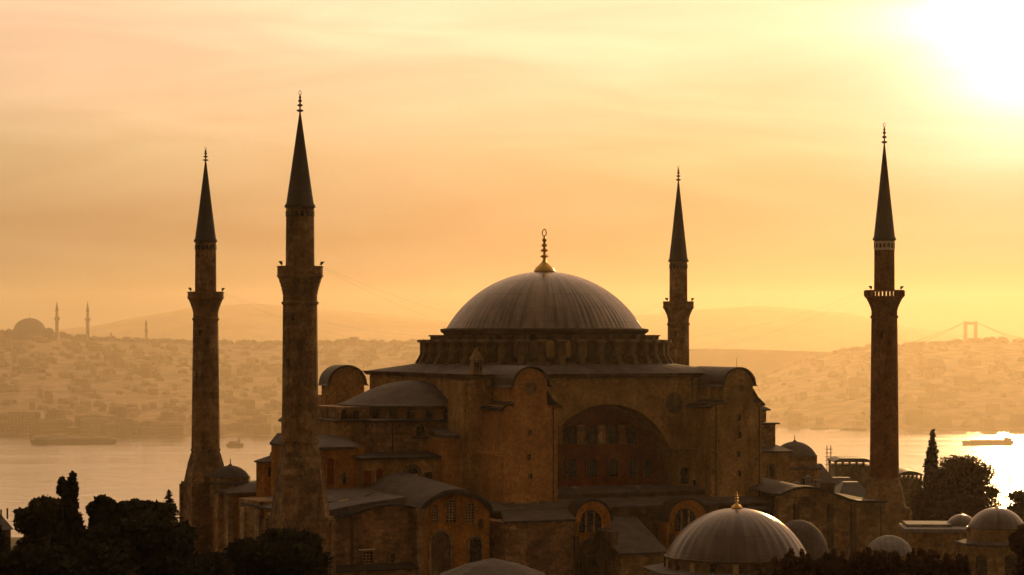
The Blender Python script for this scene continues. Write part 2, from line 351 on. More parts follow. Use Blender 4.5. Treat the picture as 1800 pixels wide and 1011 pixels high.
def hill(name, ridge, d_r, back, p0, p1, mat, front=None):
    """slope from the far shore up to a ridge, then down behind it"""
    m = MB(); n = 150; rows = 12; vs = []; fs = []
    for i in range(n + 1):
        px = p0 + (p1 - p0) * i / n; k = (px - 900) / F
        d0 = front if front else shore_d(px)
        zr = zat(lerp_table(ridge, px), d_r) + noise.noise(Vector((px * .06, d_r, 0))) * d_r / F * 1.6
        for j in range(rows + 1):
            t = j / rows
            if j == 0: d, z = d0 - 2, WATER - 1.2
            elif j <= rows - 2:
                u = t / ((rows - 2) / rows); d = d0 + (d_r - d0) * u
                z = WATER + 4 + (zr - WATER - 4) * (u ** 0.85) + noise.noise(Vector((px * .03, d * .0025, 3))) * 21 * sin(pi * u)
            else:
                u = (j - rows + 2) / 2; d = d_r + back * u; z = zr + (WATER - 1.2 - zr) * u * u
            vs.append((k * d, d, max(z, WATER - 1.2)))
    for i in range(n):
        for j in range(rows):
            a = i * (rows + 1) + j; fs.append((a, a + rows + 1, a + rows + 2, a + 1))
    m.add(vs, fs); return tag(m.build(name, mat, smooth=True), kind='structure')
hill('hill', RIDGE_L, 15400, 3000, -500, 2300, 'hill_ground_hazed')
hill('hill', RIDGE_R, 15700, 900, 1130, 2300, 'hill_ground_hazed')
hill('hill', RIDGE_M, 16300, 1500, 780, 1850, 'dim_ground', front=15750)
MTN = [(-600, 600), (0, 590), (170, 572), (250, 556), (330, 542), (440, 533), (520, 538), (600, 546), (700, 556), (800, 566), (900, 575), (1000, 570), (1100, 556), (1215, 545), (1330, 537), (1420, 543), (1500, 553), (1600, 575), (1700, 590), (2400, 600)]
hill('mountain', MTN, 27000, 1000, -500, 2300, 'far_ground_hazed', front=23500)

# ------------------------------------------------------------------ the great mosque
OX, OY, TH = 5.3, 395.0, R(25)
CT, ST = cos(TH), sin(TH)
def lx(px, c):                                   # x on the plane y=c seen at column px
    k = (px - 900) / F
    return (k * (OY + CT * c) - OX + ST * c) / (CT - ST * k)
def ly(px, a):                                   # y on the plane x=a seen at column px
    k = (px - 900) / F
    return (k * (OY + ST * a) - OX - CT * a) / (-ST - CT * k)
def dep(x, y): return OY + ST * x + CT * y
def lz(px, py, c): return zat(py, dep(lx(px, c), c))
def l2w(x, y, z=0): return Vector((OX + CT * x - ST * y, OY + ST * x + CT * y, z))

mosque = tag(empty('mosque', (OX, OY, 0), TH), 'huge old mosque with one great ribbed lead dome on stepped ochre walls', 'mosque')
P = mosque
def arch_poly(xc, w, z0, z1, n=10, flat=1.0):
    """upright arched outline: half-round head"""
    r = w / 2; zs = z1 - r * flat
    return [(xc - r, z0), (xc + r, z0)] + [(xc + r * cos(pi * i / n), zs + r * flat * sin(pi * i / n)) for i in range(n + 1)]
def s_window(parent, xc, yp, w, z0, z1, mat='glass_dark', frame='stone', fr=0.22, arched=True, bars=True, name='window', barmat='dark_metal'):
    """south-facing window on the plane y=yp: a proud surround with the pane set back in it"""
    m = MB(); n = 10
    if arched:
        o = arch_poly(xc, w + 2 * fr, z0 - fr * .6, z1 + fr, n); i_ = arch_poly(xc, w, z0, z1, n)
    else:
        o = [(xc - w / 2 - fr, z0 - fr), (xc + w / 2 + fr, z0 - fr), (xc + w / 2 + fr, z1 + fr), (xc - w / 2 - fr, z1 + fr)]
        i_ = [(xc - w / 2, z0), (xc + w / 2, z0), (xc + w / 2, z1), (xc - w / 2, z1)]
    k = len(o); yf = yp - 0.28
    vs = [(x, yf, z) for x, z in o] + [(x, yf, z) for x, z in i_] + [(x, yp + .05, z) for x, z in o] + [(x, yp + .05, z) for x, z in i_]
    fs = []
    for a in range(k):
        b = (a + 1) % k
        fs += [(a, b, k + b, k + a), (a, 2 * k + a, 2 * k + b, b), (k + a, k + b, 3 * k + b, 3 * k + a)]
    m.add(vs, fs); m.use(1); m.add([(x, yp - 0.03, z) for x, z in i_], [tuple(range(len(i_)))]); m.use(2)
    if bars and w > 0.9:
        nb = max(3, int(w / .38))
        def top(xx): return z1 - 0.06 if not arched else z1 - w / 2 + sqrt(max(0, (w / 2) ** 2 - (xx - xc) ** 2)) - .03
        for q in range(1, nb):
            xx = xc - w / 2 + w * q / nb; m.box(xx - .045, xx + .045, yp - .1, yp - .04, z0, top(xx))
        zz = z0 + .4
        while zz < z1 - .12:
            hw = w / 2 if (not arched or zz < z1 - w / 2) else sqrt(max(.01, (w / 2) ** 2 - (zz - z1 + w / 2) ** 2))
            m.box(xc - hw, xc + hw, yp - .11, yp - .05, zz - .04, zz + .04); zz += .4
    return m.build(name, [frame, mat, barmat], parent)

# central block with the great south arch
HB = 22.0
AX, AR, AZ = 0.4, 12.0, 17.4                      # arch centre, radius, springing
blk = MB()
blk.box(-HB, HB, -16.4, HB, 0, 33.5)
blk.build('main_wall', 'plaster_ochre', P)
aw = [(-HB, 12.0), (AX - AR, 12.0), (AX - AR, AZ)] + [(AX + AR * cos(pi - pi * i / 40), AZ + AR * sin(pi - pi * i / 40)) for i in range(1, 40)] + [(AX + AR, AZ), (AX + AR, 12.0), (HB + 1.2, 12.0), (HB + 1.2, 33.5), (-HB, 33.5)]
MB().xz(aw, -22.0, -16.38).build('arch_wall', 'plaster_ochre', P)
vo = MB()
n = 40
oo = [(AX + (AR + .75) * cos(pi * i / n), AZ + (AR + .75) * sin(pi * i / n)) for i in range(n + 1)]
ii = [(AX + (AR - .06) * cos(pi * i / n), AZ + (AR - .06) * sin(pi * i / n)) for i in range(n + 1)]
vo.xz(oo + ii[::-1], -22.13, -21.9); vo.build('archivolt', 'plaster_ochre', P)
MB().xz(arch_poly(AX, 2 * AR + .5, 12, AZ + AR + .2, 40), -16.8, -16.42).build('tympanum', 'plaster_red', P)
for px in (1003, 1039, 1076, 1110):
    s_window(P, lx(px, -16.8), -16.8, 1.7, lz(px, 780, -16.8), lz(px, 748, -16.8), frame='plaster_red', fr=.22)
for px, mt in ((985, 'plaster_ochre'), (1021, 'pale_stone'), (1057.5, 'pale_stone'), (1093, 'plaster_ochre')):
    m = MB(); xq = lx(px, -16.8); m.box(xq - .62, xq + .62, -17.05, -16.75, lz(px, 779, -16.8), lz(px, 747, -16.8)); m.box(xq - .75, xq + .75, -17.15, -16.75, lz(px, 781, -16.8), lz(px, 779, -16.8)); m.build('window_pier', mt, P)
for px in (1003, 1040, 1077, 1112, 1139):
    s_window(P, lx(px, -16.8), -16.8, 1.7 if px < 1130 else 1.2, lz(px, 838, -16.8), lz(px, 806, -16.8), frame='plaster_red', fr=.3)
# cornice and low roof round the drum
cz = MB()
cz.prism([(-22.5, -22.5), (23.7, -22.5), (23.7, 22.5), (-22.5, 22.5)], 33.45, 34.1, [(-23.0, -23.0), (24.2, -23.0), (24.2, 23.0), (-23.0, 23.0)]); cz.build('cornice', 'stone_dark', P)
rf = MB(); N = 64; a_ = []; b_ = []
for i in range(N):
    t = 2 * pi * (i + .5) / N; c, s_ = cos(t), sin(t); k = 23.1 / max(abs(c), abs(s_))
    a_.append((c * k + (1.1 if c > 0.7 else 0), s_ * k, 34.12)); b_.append((20.9 * c, 20.9 * s_, 35.5))
rf.loft([a_, b_]); rf.build('upper_roof', 'lead_roof', P)
# drum, its forty piers and windows
dr = MB(); dr.lathe([(16.5, 34.6), (16.5, 40.3), (16.8, 40.45), (17.05, 40.7), (17.05, 41.05), (16.2, 41.2)], n=80); drum = dr.build('drum', 'drum_stone_shaded', P)
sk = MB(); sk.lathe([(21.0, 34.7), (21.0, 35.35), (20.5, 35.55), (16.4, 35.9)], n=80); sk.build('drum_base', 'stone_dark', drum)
pier = MB()
pier.box(16.3, 20.4, -.55, .55, 35.3, 38.9); pier.box(16.25, 18.7, -.5, .5, 38.8, 39.85); pier.box(16.2, 18.95, -.68, .68, 39.85, 40.1)
pier.loft([[(16.3, -.8, 38.9), (20.85, -.8, 38.9), (20.85, .8, 38.9), (16.3, .8, 38.9)], [(16.3, -.8, 39.25), (20.85, -.8, 39.25), (20.85, .8, 39.25), (16.3, .8, 39.25)], [(16.3, -.7, 39.4), (20.4, -.7, 39.32), (20.4, .7, 39.32), (16.3, .7, 39.4)]])
pier.loft([[(20.3, -.45, 35.5), (21.2, -.45, 35.5), (21.2, .45, 35.5), (20.3, .45, 35.5)], [(20.3, -.45, 36.9), (20.45, -.45, 36.9), (20.45, .45, 36.9), (20.3, .45, 36.9)]])
pm = pier.build('pier', 'pier_stone', drum)
wn = MB(); wo_ = arch_poly(0, 1.35, 36.6, 39.3, 8)
wn.add([(16.62, x, z) for x, z in wo_], [tuple(range(len(wo_)))])
for q in (-.3, 0, .3): wn.box(16.63, 16.72, q - .05, q + .05, 36.6, 38.9)
zz = 36.9
while zz < 39: wn.box(16.64, 16.73, -.66, .66, zz - .05, zz + .05); zz += .35
wm_ = wn.build('drum_window', 'grille', drum); wlit = None
for i in range(40):
    a = 2 * pi * i / 40
    o = pm if i == 0 else pm.copy(); w_ = wm_ if i == 0 else wm_.copy()
    if i: col.objects.link(o); col.objects.link(w_); o.parent = drum; w_.parent = drum
    o.rotation_euler.z = a; w_.rotation_euler.z = a + pi / 40
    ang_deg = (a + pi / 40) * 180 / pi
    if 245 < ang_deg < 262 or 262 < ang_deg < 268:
        w_.data = w_.data.copy(); w_.data.materials[0] = MATS['grille_lit_paint']  # light through the drum painted on these few windows
# great dome
RS, CAPR, ZB, ZT = 18.3, 16.0, 41.1, 50.5
prof = []
th0 = math.asin(CAPR / RS)
for i in range(33):
    t = th0 * (1 - i / 32); prof.append((max(RS * sin(t), .02), ZT - RS + RS * cos(t)))
dm = MB(); dm.lathe(prof, n=400, mod=lambda i: 0.006 if i % 4 == 0 else 0); dome = dm.build('dome', 'dome_lead', P, smooth=True)
def finial_prof(z0, h, r):
    """gilt bulbs on a stem"""
    p = [(r, z0), (r * 1.08, z0 + .06 * h)]
    for u, k in ((.12, .95), (.19, .62), (.26, .28), (.30, .2)): p.append((r * k, z0 + h * u))
    for c, k in ((.40, .42), (.54, .38), (.66, .30), (.78, .24)):
        p += [(r * .12, z0 + h * (c - .05)), (r * k, z0 + h * (c - .015)), (r * k, z0 + h * (c + .01)), (r * .12, z0 + h * (c + .045))]
    p.append((r * .08, z0 + h * .88)); return p
fb = MB(); fb.lathe(finial_prof(50.2, 7.0, 1.55), n=24, mod=lambda i: .05 if i % 2 else 0)
rg = [(cos(a_) * .36, 0, 56.85 + sin(a_) * .55) for a_ in [2 * pi * i / 16 for i in range(17)]]
fb.tube(rg, .1); fb.build('finial', 'gold', dome, smooth=True)

# buttress towers -----------------------------------------------------------
def tower(x0, x1, yf, yb, ux0, ux1, zb, zs, zt, mat, dirn=-1, win=True, shoulder=True):
    """two-stage buttress: broad lower body, narrow arched turret over it; yf is the outer face"""
    t = empty('buttress_tower'); t.parent = P
    lo, hi = min(yf, yb), max(yf, yb)
    MB().box(x0, x1, lo, hi, zb, zs).build('tower_wall', mat, t)
    xc, w = (ux0 + ux1) / 2, ux1 - ux0
    fy = yf + (-.1 if dirn < 0 else .1)
    ylo, yhi = (fy, yb) if dirn < 0 else (yb, fy)
    MB().xz(arch_poly(xc, w, zs - .02, zt, 16, .92), ylo, yhi).build('turret', mat, t)
    r = w / 2; n = 16; zsn = zt - r * .92
    o = [(xc + (r + .42) * cos(pi * i / n), zsn + (r * .92 + .36) * sin(pi * i / n)) for i in range(n + 1)]
    q = [(xc + (r + .03) * cos(pi * i / n), zsn + (r * .92 + .03) * sin(pi * i / n)) for i in range(n + 1)]
    MB().xz([(xc + r + .8, zsn - .3)] + o + [(xc - r - .8, zsn - .3)] + q[::-1], ylo - .3, yhi + .3).build('vault_roof', 'lead_dark', t)
    if shoulder:
        sh = MB()
        sh.xz([(x0 - .5, zs - .75), (x0 - .5, zs - .45), (ux0 - .02, zs + .5), (ux0 - .02, zs - .02), (x0, zs - .02), (x0, zs - .75)], lo - .25, hi)
        sh.xz([(x1 + .5, zs - .5), (x1 + .5, zs - .2), (ux1 + .9, zs + .9), (ux1 + .02, zs + 2.2), (ux1 + .02, zs + .02), (x1, zs + .02), (x1, zs - .5)], lo - .22, hi)
        sh.build('shoulder_roof', 'lead_dark', t)
    if win:
        y_ = yf
        rd = MB(); rd.lathe([(1.0, 0), (1.0, .18), (.78, .2), (.78, .06), (.02, .06)], n=24)
        rd.v = [(xc + a, fy - b_ if dirn < 0 else fy + b_, zt - 3.0 + c) for a, c, b_ in [(p[0], p[1], p[2]) for p in rd.v]]
        rd.build('roundel', 'stone', t)
    return t
y1 = -29.4
tw = tower(-21.0, lx(980, y1), y1, -17.7, lx(903, y1), lx(961, y1), 11, 29.6, 35.1, 'plaster_pink')
for px, py in ((931, 760), (930, 803), (932, 837)):
    s_window(tw, lx(px, y1), y1, .38, lz(px, py + 4, y1), lz(px, py - 4, y1), fr=.08, arched=False, bars=False, name='slit_window')
cr = MB(); cr.box(-21.35, lx(980, y1) + .35, y1 - .35, y1 + .3, 14.6, 15.15)
for i in range(9): cr.box(-20.6 + i * .95, -20.1 + i * .95, y1 - .42, y1 - .3, 14.65, 15.1)
cr.build('base_course', 'stone', tw)
lg = MB(); lg.box(-21.75, -21.0, -29.0, -21.5, 22.0, 22.5); lg.box(-21.4, -20.98, -29.2, -22.0, 12, 22.0); lg.build('side_ledge', 'plaster_pink', tw)
tw = tower(lx(1250, y1), lx(1339, y1), y1, -17.7, lx(1272, y1), lx(1323, y1), 11, 29.5, 34.75, 'plaster_ochre')
for px, py in ((1299, 734), (1300, 764), (1298, 798), (1299, 832)):
    s_window(tw, lx(px, y1), y1, .45, lz(px, py + 5, y1), lz(px, py - 5, y1), fr=.08, arched=False, bars=False, name='slit_window')
lb = MB(); lb.box(lx(1192, -24.5), lx(1250, y1) + .02, -24.5, -21.8, 11, 21.7); lb.box(lx(1192, -24.5) - .3, lx(1250, y1) + .01, -24.9, -21.9, 21.7, 22.2); lb.build('side_ledge', 'plaster_ochre', tw)
s_window(tw, lx(1202, -24.5), -24.5, 1.3, lz(1202, 850, -24.5), lz(1202, 820, -24.5), fr=.15)
s_window(tw, lx(1220, -24.5), -24.5, .5, lz(1220, 853, -24.5), lz(1220, 844, -24.5), fr=.1, arched=False, bars=False)
tower(-29.1, -22.05, 27.8, 24.0, -28.4, -22.2, 11, 30.0, 34.7, 'plaster_ochre', 1, win=False, shoulder=False)
tower(14, 23, 29.4, 21.7, 15.5, 21.5, 11, 29.6, 35.0, 'plaster_ochre', 1, win=False, shoulder=False)
# flat dark round patch on the wall right of the arch
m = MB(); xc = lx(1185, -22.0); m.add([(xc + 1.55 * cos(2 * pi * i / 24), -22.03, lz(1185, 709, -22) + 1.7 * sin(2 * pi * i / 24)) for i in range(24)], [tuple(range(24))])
m.build('round_dark_patch', 'stone_dark', P)
# corner pier at the south-west of the block and small lantern on the roof
m = MB(); m.box(lx(816, -21.6), -20.9, -21.6, -15.4, 0, 33.0); m.box(lx(822, -22.1), -20.95, -22.1, -21.5, 0, 32.2); m.build('corner_pier', 'plaster_ochre', P)
m = MB(); xq = lx(837, -21.2); m.box(xq - .75, xq + .75, -21.9, -20.5, 34.2, 36.3)
m.loft([[(xq - .95, -22.1, 36.3), (xq + .95, -22.1, 36.3), (xq + .95, -20.3, 36.3), (xq - .95, -20.3, 36.3)], [(xq - .55, -21.7, 37.1), (xq + .55, -21.7, 37.1), (xq + .55, -20.7, 37.1), (xq - .55, -20.7, 37.1)], [(xq - .05, -21.25, 38.2), (xq + .05, -21.25, 38.2), (xq + .05, -21.15, 38.2), (xq - .05, -21.15, 38.2)]])
lt = m.build('roof_lantern', 'stone', P)
m = MB()
for q in (-.45, 0, .45): m.xz(arch_poly(xq + q, .28, 34.7, 36.0, 6), -21.95, -21.91)
m.build('opening', 'glass_dark', lt)

# west (and mirrored east) half domes and stepped tiers ----------------------
def half_dome(cx, mat_wall):
    t = empty('half_dome'); t.parent = P
    d = MB(); d.lathe([(12.5, 20.0), (12.5, 29.0)], cx, 0, 28); d.build('half_drum', mat_wall, t)
    c = MB(); pr = [(13.1, 28.9), (13.1, 29.15)]
    for i in range(11):
        a = pi / 2 * i / 10; pr.append((max(12.9 * (1 - i / 10) ** .8, .05), 29.15 + 3.7 * sin(a) ** 1.15))
    c.lathe(pr, cx, 0, 56, mod=lambda i: .006 if i % 2 else 0); c.build('half_dome_roof', 'lead_roof', t, smooth=True)
    return t
hd = half_dome(-22.0, 'rubble'); half_dome(23.0, 'rubble')
# windows on the half drum
wn = MB(); wo_ = arch_poly(0, 1.1, 26.9, 28.5, 8)
wn.add([(12.62, x, z) for x, z in wo_], [tuple(range(len(wo_)))]); wn.box(12.5, 12.7, -.75, .75, 26.65, 26.85)
hw = wn.build('window', 'glass_dark', hd)
for i, a in enumerate((188, 201, 214, 227, 240, 253, 266)):
    o = hw if i == 0 else hw.copy()
    if i: col.objects.link(o); o.parent = hd
    o.location = (-22, 0, 0); o.rotation_euler.z = R(a)
def roof_slab(m, x0, x1, y0, y1, z, over=.4, th=.35, rise=0.0):
    """lead slab, front edge at z, back edge higher by rise"""
    m.yz([(y0 - over, z), (y1, z + rise), (y1, z + rise + th), (y0 - over, z + th)], x0 - over, x1 + over)
t2 = -13.2; t3 = -18.0
w = empty('west_tiers'); w.parent = P
zt2 = lz(720, 741, t2)
m = MB(); m.box(lx(660, t2), -21.5, t2, 12.5, 0, zt2); m.build('upper_tier_wall', 'rubble', w)
m = MB(); m.xz([(lx(660, t2) - .35, zt2 - .15), (lx(806, t2), zt2 - .15), (lx(806, t2), zt2 + .3), (lx(660, t2) - .35, zt2 + .3)], t2 - .5, 12.9); m.build('tier_roof', 'lead_dark', w)
s_window(w, lx(738, t2), t2, 1.2, lz(738, 766, t2), lz(738, 746, t2), frame='stone_dark', fr=.12)
m = MB(); m.box(lx(724, t2), lx(752, t2), t2 - .5, t2 + .1, lz(738, 771, t2), lz(738, 768, t2)); m.build('sill', 'lead_dark', w)
# buttress at the right of the tier
yb = -19.6
m = MB(); m.box(lx(781, yb), -21.2, yb, -13.0, 0, lz(800, 770, yb)); m.build('tier_buttress', 'plaster_pink', w)
m = MB(); roof_slab(m, lx(784, yb), -21.3, yb, -13.4, lz(800, 769, yb), .4, .35, .9); m.build('tier_roof', 'lead_roof', w)
# middle tier
zt3 = lz(720, 806, t3)
m = MB(); m.box(lx(637, t3), lx(802, t3), t3, -13.0, 0, zt3); m.build('middle_tier_wall', 'plaster_ochre', w)
m = MB(); roof_slab(m, lx(637, t3), lx(800, t3), t3, -13.15, zt3 - .1, .5, .4, .55); m.build('tier_roof', 'lead_dark', w)
s_window(w, lx(666, t3), t3, 1.1, lz(666, 855, t3), lz(666, 823, t3), mat='plaster_red', frame='plaster_ochre', fr=.25, bars=False)
s_window(w, lx(645, t3), t3, 1.3, lz(645, 855, t3), lz(645, 828, t3), mat='plaster_red', frame='plaster_ochre', fr=.15, bars=False, arched=False)
s_window(w, lx(724, t3), t3, 1.9, lz(724, 843, t3), lz(724, 822, t3), frame='stone_dark', fr=.55)
m = MB(); m.box(lx(719, t3), lx(733, t3), t3 - .33, t3 - .2, lz(724, 841, t3), lz(724, 833, t3)); m.build('panel', 'white_plaster', w)
s_window(w, lx(752, t3), t3, 1.3, lz(752, 842, t3), lz(752, 830, t3), frame='plaster_ochre', fr=.15, arched=False)
# west exedra blocks at the left
ye = -9.0
m = MB(); m.lathe([(7.2, 0), (7.2, 26.3)], -34.5, 9.5, 20); m.build('exedra_wall', 'plaster_orange', w)
m = MB(); m.lathe([(7.7, 26.2), (7.7, 26.5), (6.5, 27.4), (4.0, 28.2), (.1, 28.6)], -34.5, 9.5, 20); m.build('exedra_roof', 'lead_roof', w)
m = MB(); m.box(lx(589, ye), lx(662, ye), ye, 8, 0, lz(610, 741, ye)); m.build('upper_tier_wall', 'plaster_ochre', w)
m = MB(); m.box(lx(586, ye), lx(661, ye), ye - .45, 8.3, lz(610, 741, ye), lz(610, 738, ye)); m.build('tier_roof', 'lead_dark', w)
for px in (604, 625): s_window(w, lx(px, ye + 2), ye + 2, 1.0, lz(px, 737, ye + 2), lz(px, 720, ye + 2), frame='rubble', fr=.2)
m = MB(); m.box(lx(598, ye + 2), lx(650, ye + 2), ye + 2.05, 6, 24, lz(610, 716, ye + 2)); m.build('exedra_wall', 'rubble', w)
yl = -15.5
zl = lz(600, 788, yl)
m = MB(); m.box(lx(545, yl), lx(640, yl), yl, 2, 0, zl); m.build('lower_tier_wall', 'plaster_orange', w)
m = MB(); m.loft([[(lx(542, yl), yl - .5, zl - .1), (lx(620, yl), yl - .5, zl - .1), (lx(645, yl), yl + 2.2, zl - .1), (lx(645, yl), 2, zl - .1), (lx(542, yl), 2, zl - .1)],
               [(lx(542, yl), yl - .5, zl + .25), (lx(620, yl), yl - .5, zl + .25), (lx(645, yl), yl + 2.2, zl + .25), (lx(645, yl), 2, zl + .25), (lx(542, yl), 2, zl + .25)],
               [(lx(556, yl), ye - .1, zl + 1.7), (lx(612, yl), ye - .1, zl + 1.7), (lx(632, yl), ye - .1, zl + 1.5), (lx(632, yl), 2, zl + 1.7), (lx(556, yl), 2, zl + 1.7)]]); m.build('tier_roof', 'lead_roof', w)
s_window(w, lx(580, yl), yl, 1.1, lz(580, 852, yl), lz(580, 805, yl), mat='plaster_red', frame='plaster_orange', fr=.2, bars=False)
s_window(w, lx(604, yl), yl, .55, lz(604, 851, yl), lz(604, 831, yl), fr=.1, bars=False)
# east tiers: the stepped edge right of the tower
e = empty('east_tiers'); e.parent = P
ya = -12.0
m = MB(); m.box(23.1, lx(1347, ya), ya, 10, 0, lz(1345, 722, ya)); m.build('upper_tier_wall', 'rubble', e)
m = MB(); zc = lz(1345, 722, ya); m.loft([[(22, ya - .5, zc), (lx(1352, ya), ya - .5, zc), (lx(1352, ya), 10, zc), (22, 10, zc)], [(22, ya - .5, zc + .25), (lx(1352, ya), ya - .5, zc + .25), (lx(1352, ya), 10, zc + .25), (22, 10, zc + .25)], [(22, ya + 2, zc + 2.6), (lx(1326, ya), ya + 2, zc + 1.9), (lx(1326, ya), 8, zc + 1.9), (22, 8, zc + 2.6)]]); m.build('tier_roof', 'lead_roof', e)
ya = -15.0
m = MB(); m.box(23.1, lx(1363, ya), ya, 8, 0, lz(1360, 745, ya)); m.build('middle_tier_wall', 'stone', e)
m = MB(); m.box(22.9, lx(1368, ya), ya - .5, 8.4, lz(1360, 746, ya), lz(1360, 743, ya)); m.build('tier_roof', 'lead_dark', e)
ya = -18.5
m = MB(); m.box(23.1, lx(1388, ya), ya, 4, 0, lz(1370, 795, ya)); m.build('lower_tier_wall', 'plaster_ochre', e)
zc = lz(1370, 796, ya); m = MB(); roof_slab(m, 23.2, lx(1387, ya), ya, -10, zc, .5, .3, 1.3); m.build('tier_roof', 'lead_roof', e)
s_window(e, lx(1355, ya), ya, 1.0, lz(1355, 838, ya), lz(1355, 815, ya), fr=.2)

# south aisle: gallery roofs, gables, bays ------------------------------------
s = empty('south_aisle'); s.parent = P
yg = -33.0
zg = lz(1100, 893, yg)
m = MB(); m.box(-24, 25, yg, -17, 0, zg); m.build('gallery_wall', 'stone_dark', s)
m = MB()
m.yz([(yg - .5, zg - .05), (yg - .5, zg + .3), (-27.6, zg + 1.25), (-27.6, zg + .1), (yg + .1, zg - .05)], -24.3, 25.3)
m.yz([(-27.6, zg + .1), (-27.6, zg + 1.75), (-27.9, zg + 1.75), (-27.9, zg + 2.0), (-22.02, zg + 2.7), (-22.02, zg + .1)], -12.0, 14.4)
m.build('gallery_roof', 'lead_roof', s)
# low west part: lead roof between walls and the wavy wall
yw = -38.0
wav = [(560, 927), (580, 919), (600, 912), (622, 904), (640, 898), (658, 893), (675, 890.5), (692, 890), (708, 891), (722, 894), (734, 899), (742, 903)]
m = MB(); wp = [(lx(px, yw), lz(px, py, yw)) for px, py in wav]
m.xz([(wp[0][0], 0)] + [(wp[-1][0], 0)] + wp[::-1], yw, yw + 1.2); wv = m.build('wavy_wall', 'rubble', P)
m = MB(); top = [(x, z + .35) for x, z in wp]; m.loft([[(x, yw - .45, z) for x, z in wp + top[::-1]], [(x, yw + 1.5, z + .02) for x, z in wp + top[::-1]]]); m.build('coping', 'lead_dark', wv)
# roof sheet rising from the wavy wall to the tiers
m = MB(); vs = []; fs = []
ys = [yw + .9, -33, -28, -24, -18]
for yy, k in zip(ys, (0, .35, .62, .82, 1)):
    for (x, z) in wp: vs.append((x + .3 * k, yy, (z + .2) * (1 - k) + 17.2 * k))
nn = len(wp)
for j in range(len(ys) - 1):
    for i in range(nn - 1): a = j * nn + i; fs.append((a, a + 1, a + nn + 1, a + nn))
m.add(vs, fs); m.build('gallery_roof', 'lead_roof', s)
m = MB(); m.box(lx(540, yw), lx(560, yw) + 2, -36.5, -15, 0, 13.0); m.box(lx(540, yw), -39, -18, -8, 0, 15.5); m.build('gallery_wall', 'stone', s)
m = MB(); xs = lx(620, yw); m.box(xs - .25, xs + .1, yw - .22, yw + .1, 0, lz(620, 906, yw)); m.build('pilaster', 'stone_dark', wv)
s_window(wv, lx(646, yw), yw, 1.5, lz(646, 990, yw), lz(646, 970, yw), mat='glass_dark', fr=.2, arched=False, barmat='grille')
m = MB(); m.box(lx(630, yw), lx(658, yw), yw - .35, yw + .1, lz(646, 967, yw), lz(646, 965, yw)); m.build('lintel', 'white_plaster', wv)
s_window(wv, lx(689, yw), yw, .65, lz(689, 993, yw), lz(689, 973, yw), fr=.3, arched=False, bars=False)
m = MB(); m.box(lx(575, yw - 3), lx(735, yw - 3), yw - 3, yw - .1, 0, lz(650, 1004, yw - 3)); m.build('low_wall', 'rubble', s)
m = MB(); roof_slab(m, lx(577, yw - 3), lx(733, yw - 3), yw - 3, yw - .05, lz(650, 1004, yw - 3), .3, .25, .5); m.build('low_roof', 'lead_dark', s)
# gabled bay with three lattice windows
def gable(x0, x1, yf, yb, zsp, ztp, mat, back_rise=.6, name='gable_bay'):
    t = empty(name); t.parent = P
    n = 20; xc, hw = (x0 + x1) / 2, (x1 - x0) / 2; rise = ztp - zsp
    rad = (hw * hw + rise * rise) / (2 * rise); a0 = math.asin(min(1, hw / rad))
    arc = [(xc + rad * sin(-a0 + 2 * a0 * i / n), ztp - rad + rad * cos(-a0 + 2 * a0 * i / n)) for i in range(n + 1)]
    MB().xz([(x0, 0), (x1, 0)] + arc[::-1], yf, yf + 1.4).build('gable_wall', mat, t)
    up_ = [(xc + (x - xc) * 1.05, z + .4) for x, z in arc]; dn = [(xc + (x - xc) * 1.05, z + .02) for x, z in arc]
    m = MB(); m.loft([[(x, yf - .5, z) for x, z in dn + up_[::-1]], [(x, yb, z + back_rise) for x, z in dn + up_[::-1]]]); m.build('vault_roof', 'lead_roof', t)
    m = MB(); m.loft([[(x, yf - .56, z - .3) for x, z in arc + up_[::-1]], [(x, yf - .1, z - .3) for x, z in arc + up_[::-1]]]); m.build('coping', 'lead_dark', t)
    MB().box(x0 + .1, x1 - .1, yf + 1.3, yb, 0, zsp - .1).build('bay_wall', mat, t)
    return t
yg1 = -39.2
g = gable(lx(739, yg1), lx(860, yg1), yg1, -19, lz(800, 897, yg1), lz(800, 864, yg1), 'plaster_orange', 1.3)
for px, ya_, yb_, wd in ((764, 918, 887, 1.0), (792, 918, 877, 1.5), (825, 919, 883, 1.4)):
    s_window(g, lx(px, yg1), yg1, wd, lz(px, ya_, yg1), lz(px, yb_, yg1), mat='glass_dark', frame='plaster_orange', fr=.15, barmat='grille')
s_window(g, lx(774, yg1), yg1, 3.0, 0, lz(774, 934, yg1), mat='stone_dark', frame='stone', fr=.4, bars=False, name='blind_arch')
s_window(g, lx(835, yg1), yg1, 2.0, lz(835, 1000, yg1), lz(835, 944, yg1), frame='stone', fr=.25, bars=False, name='doorway')
s_window(g, lx(844, yg1), yg1, .9, lz(844, 930, yg1), lz(844, 912, yg1), mat='stone_dark', frame='plaster_orange', fr=.12, bars=False, name='blind_arch')
m = MB(); xs = lx(741, yg1); m.box(xs - .9, xs + .2, yg1 - .6, yg1 + 1, 0, lz(741, 898, yg1)); m.box(xs - 1.0, xs + .3, yg1 - .7, yg1 + 1, lz(741, 898, yg1), lz(741, 895, yg1)); m.build('pilaster', 'stone', g)
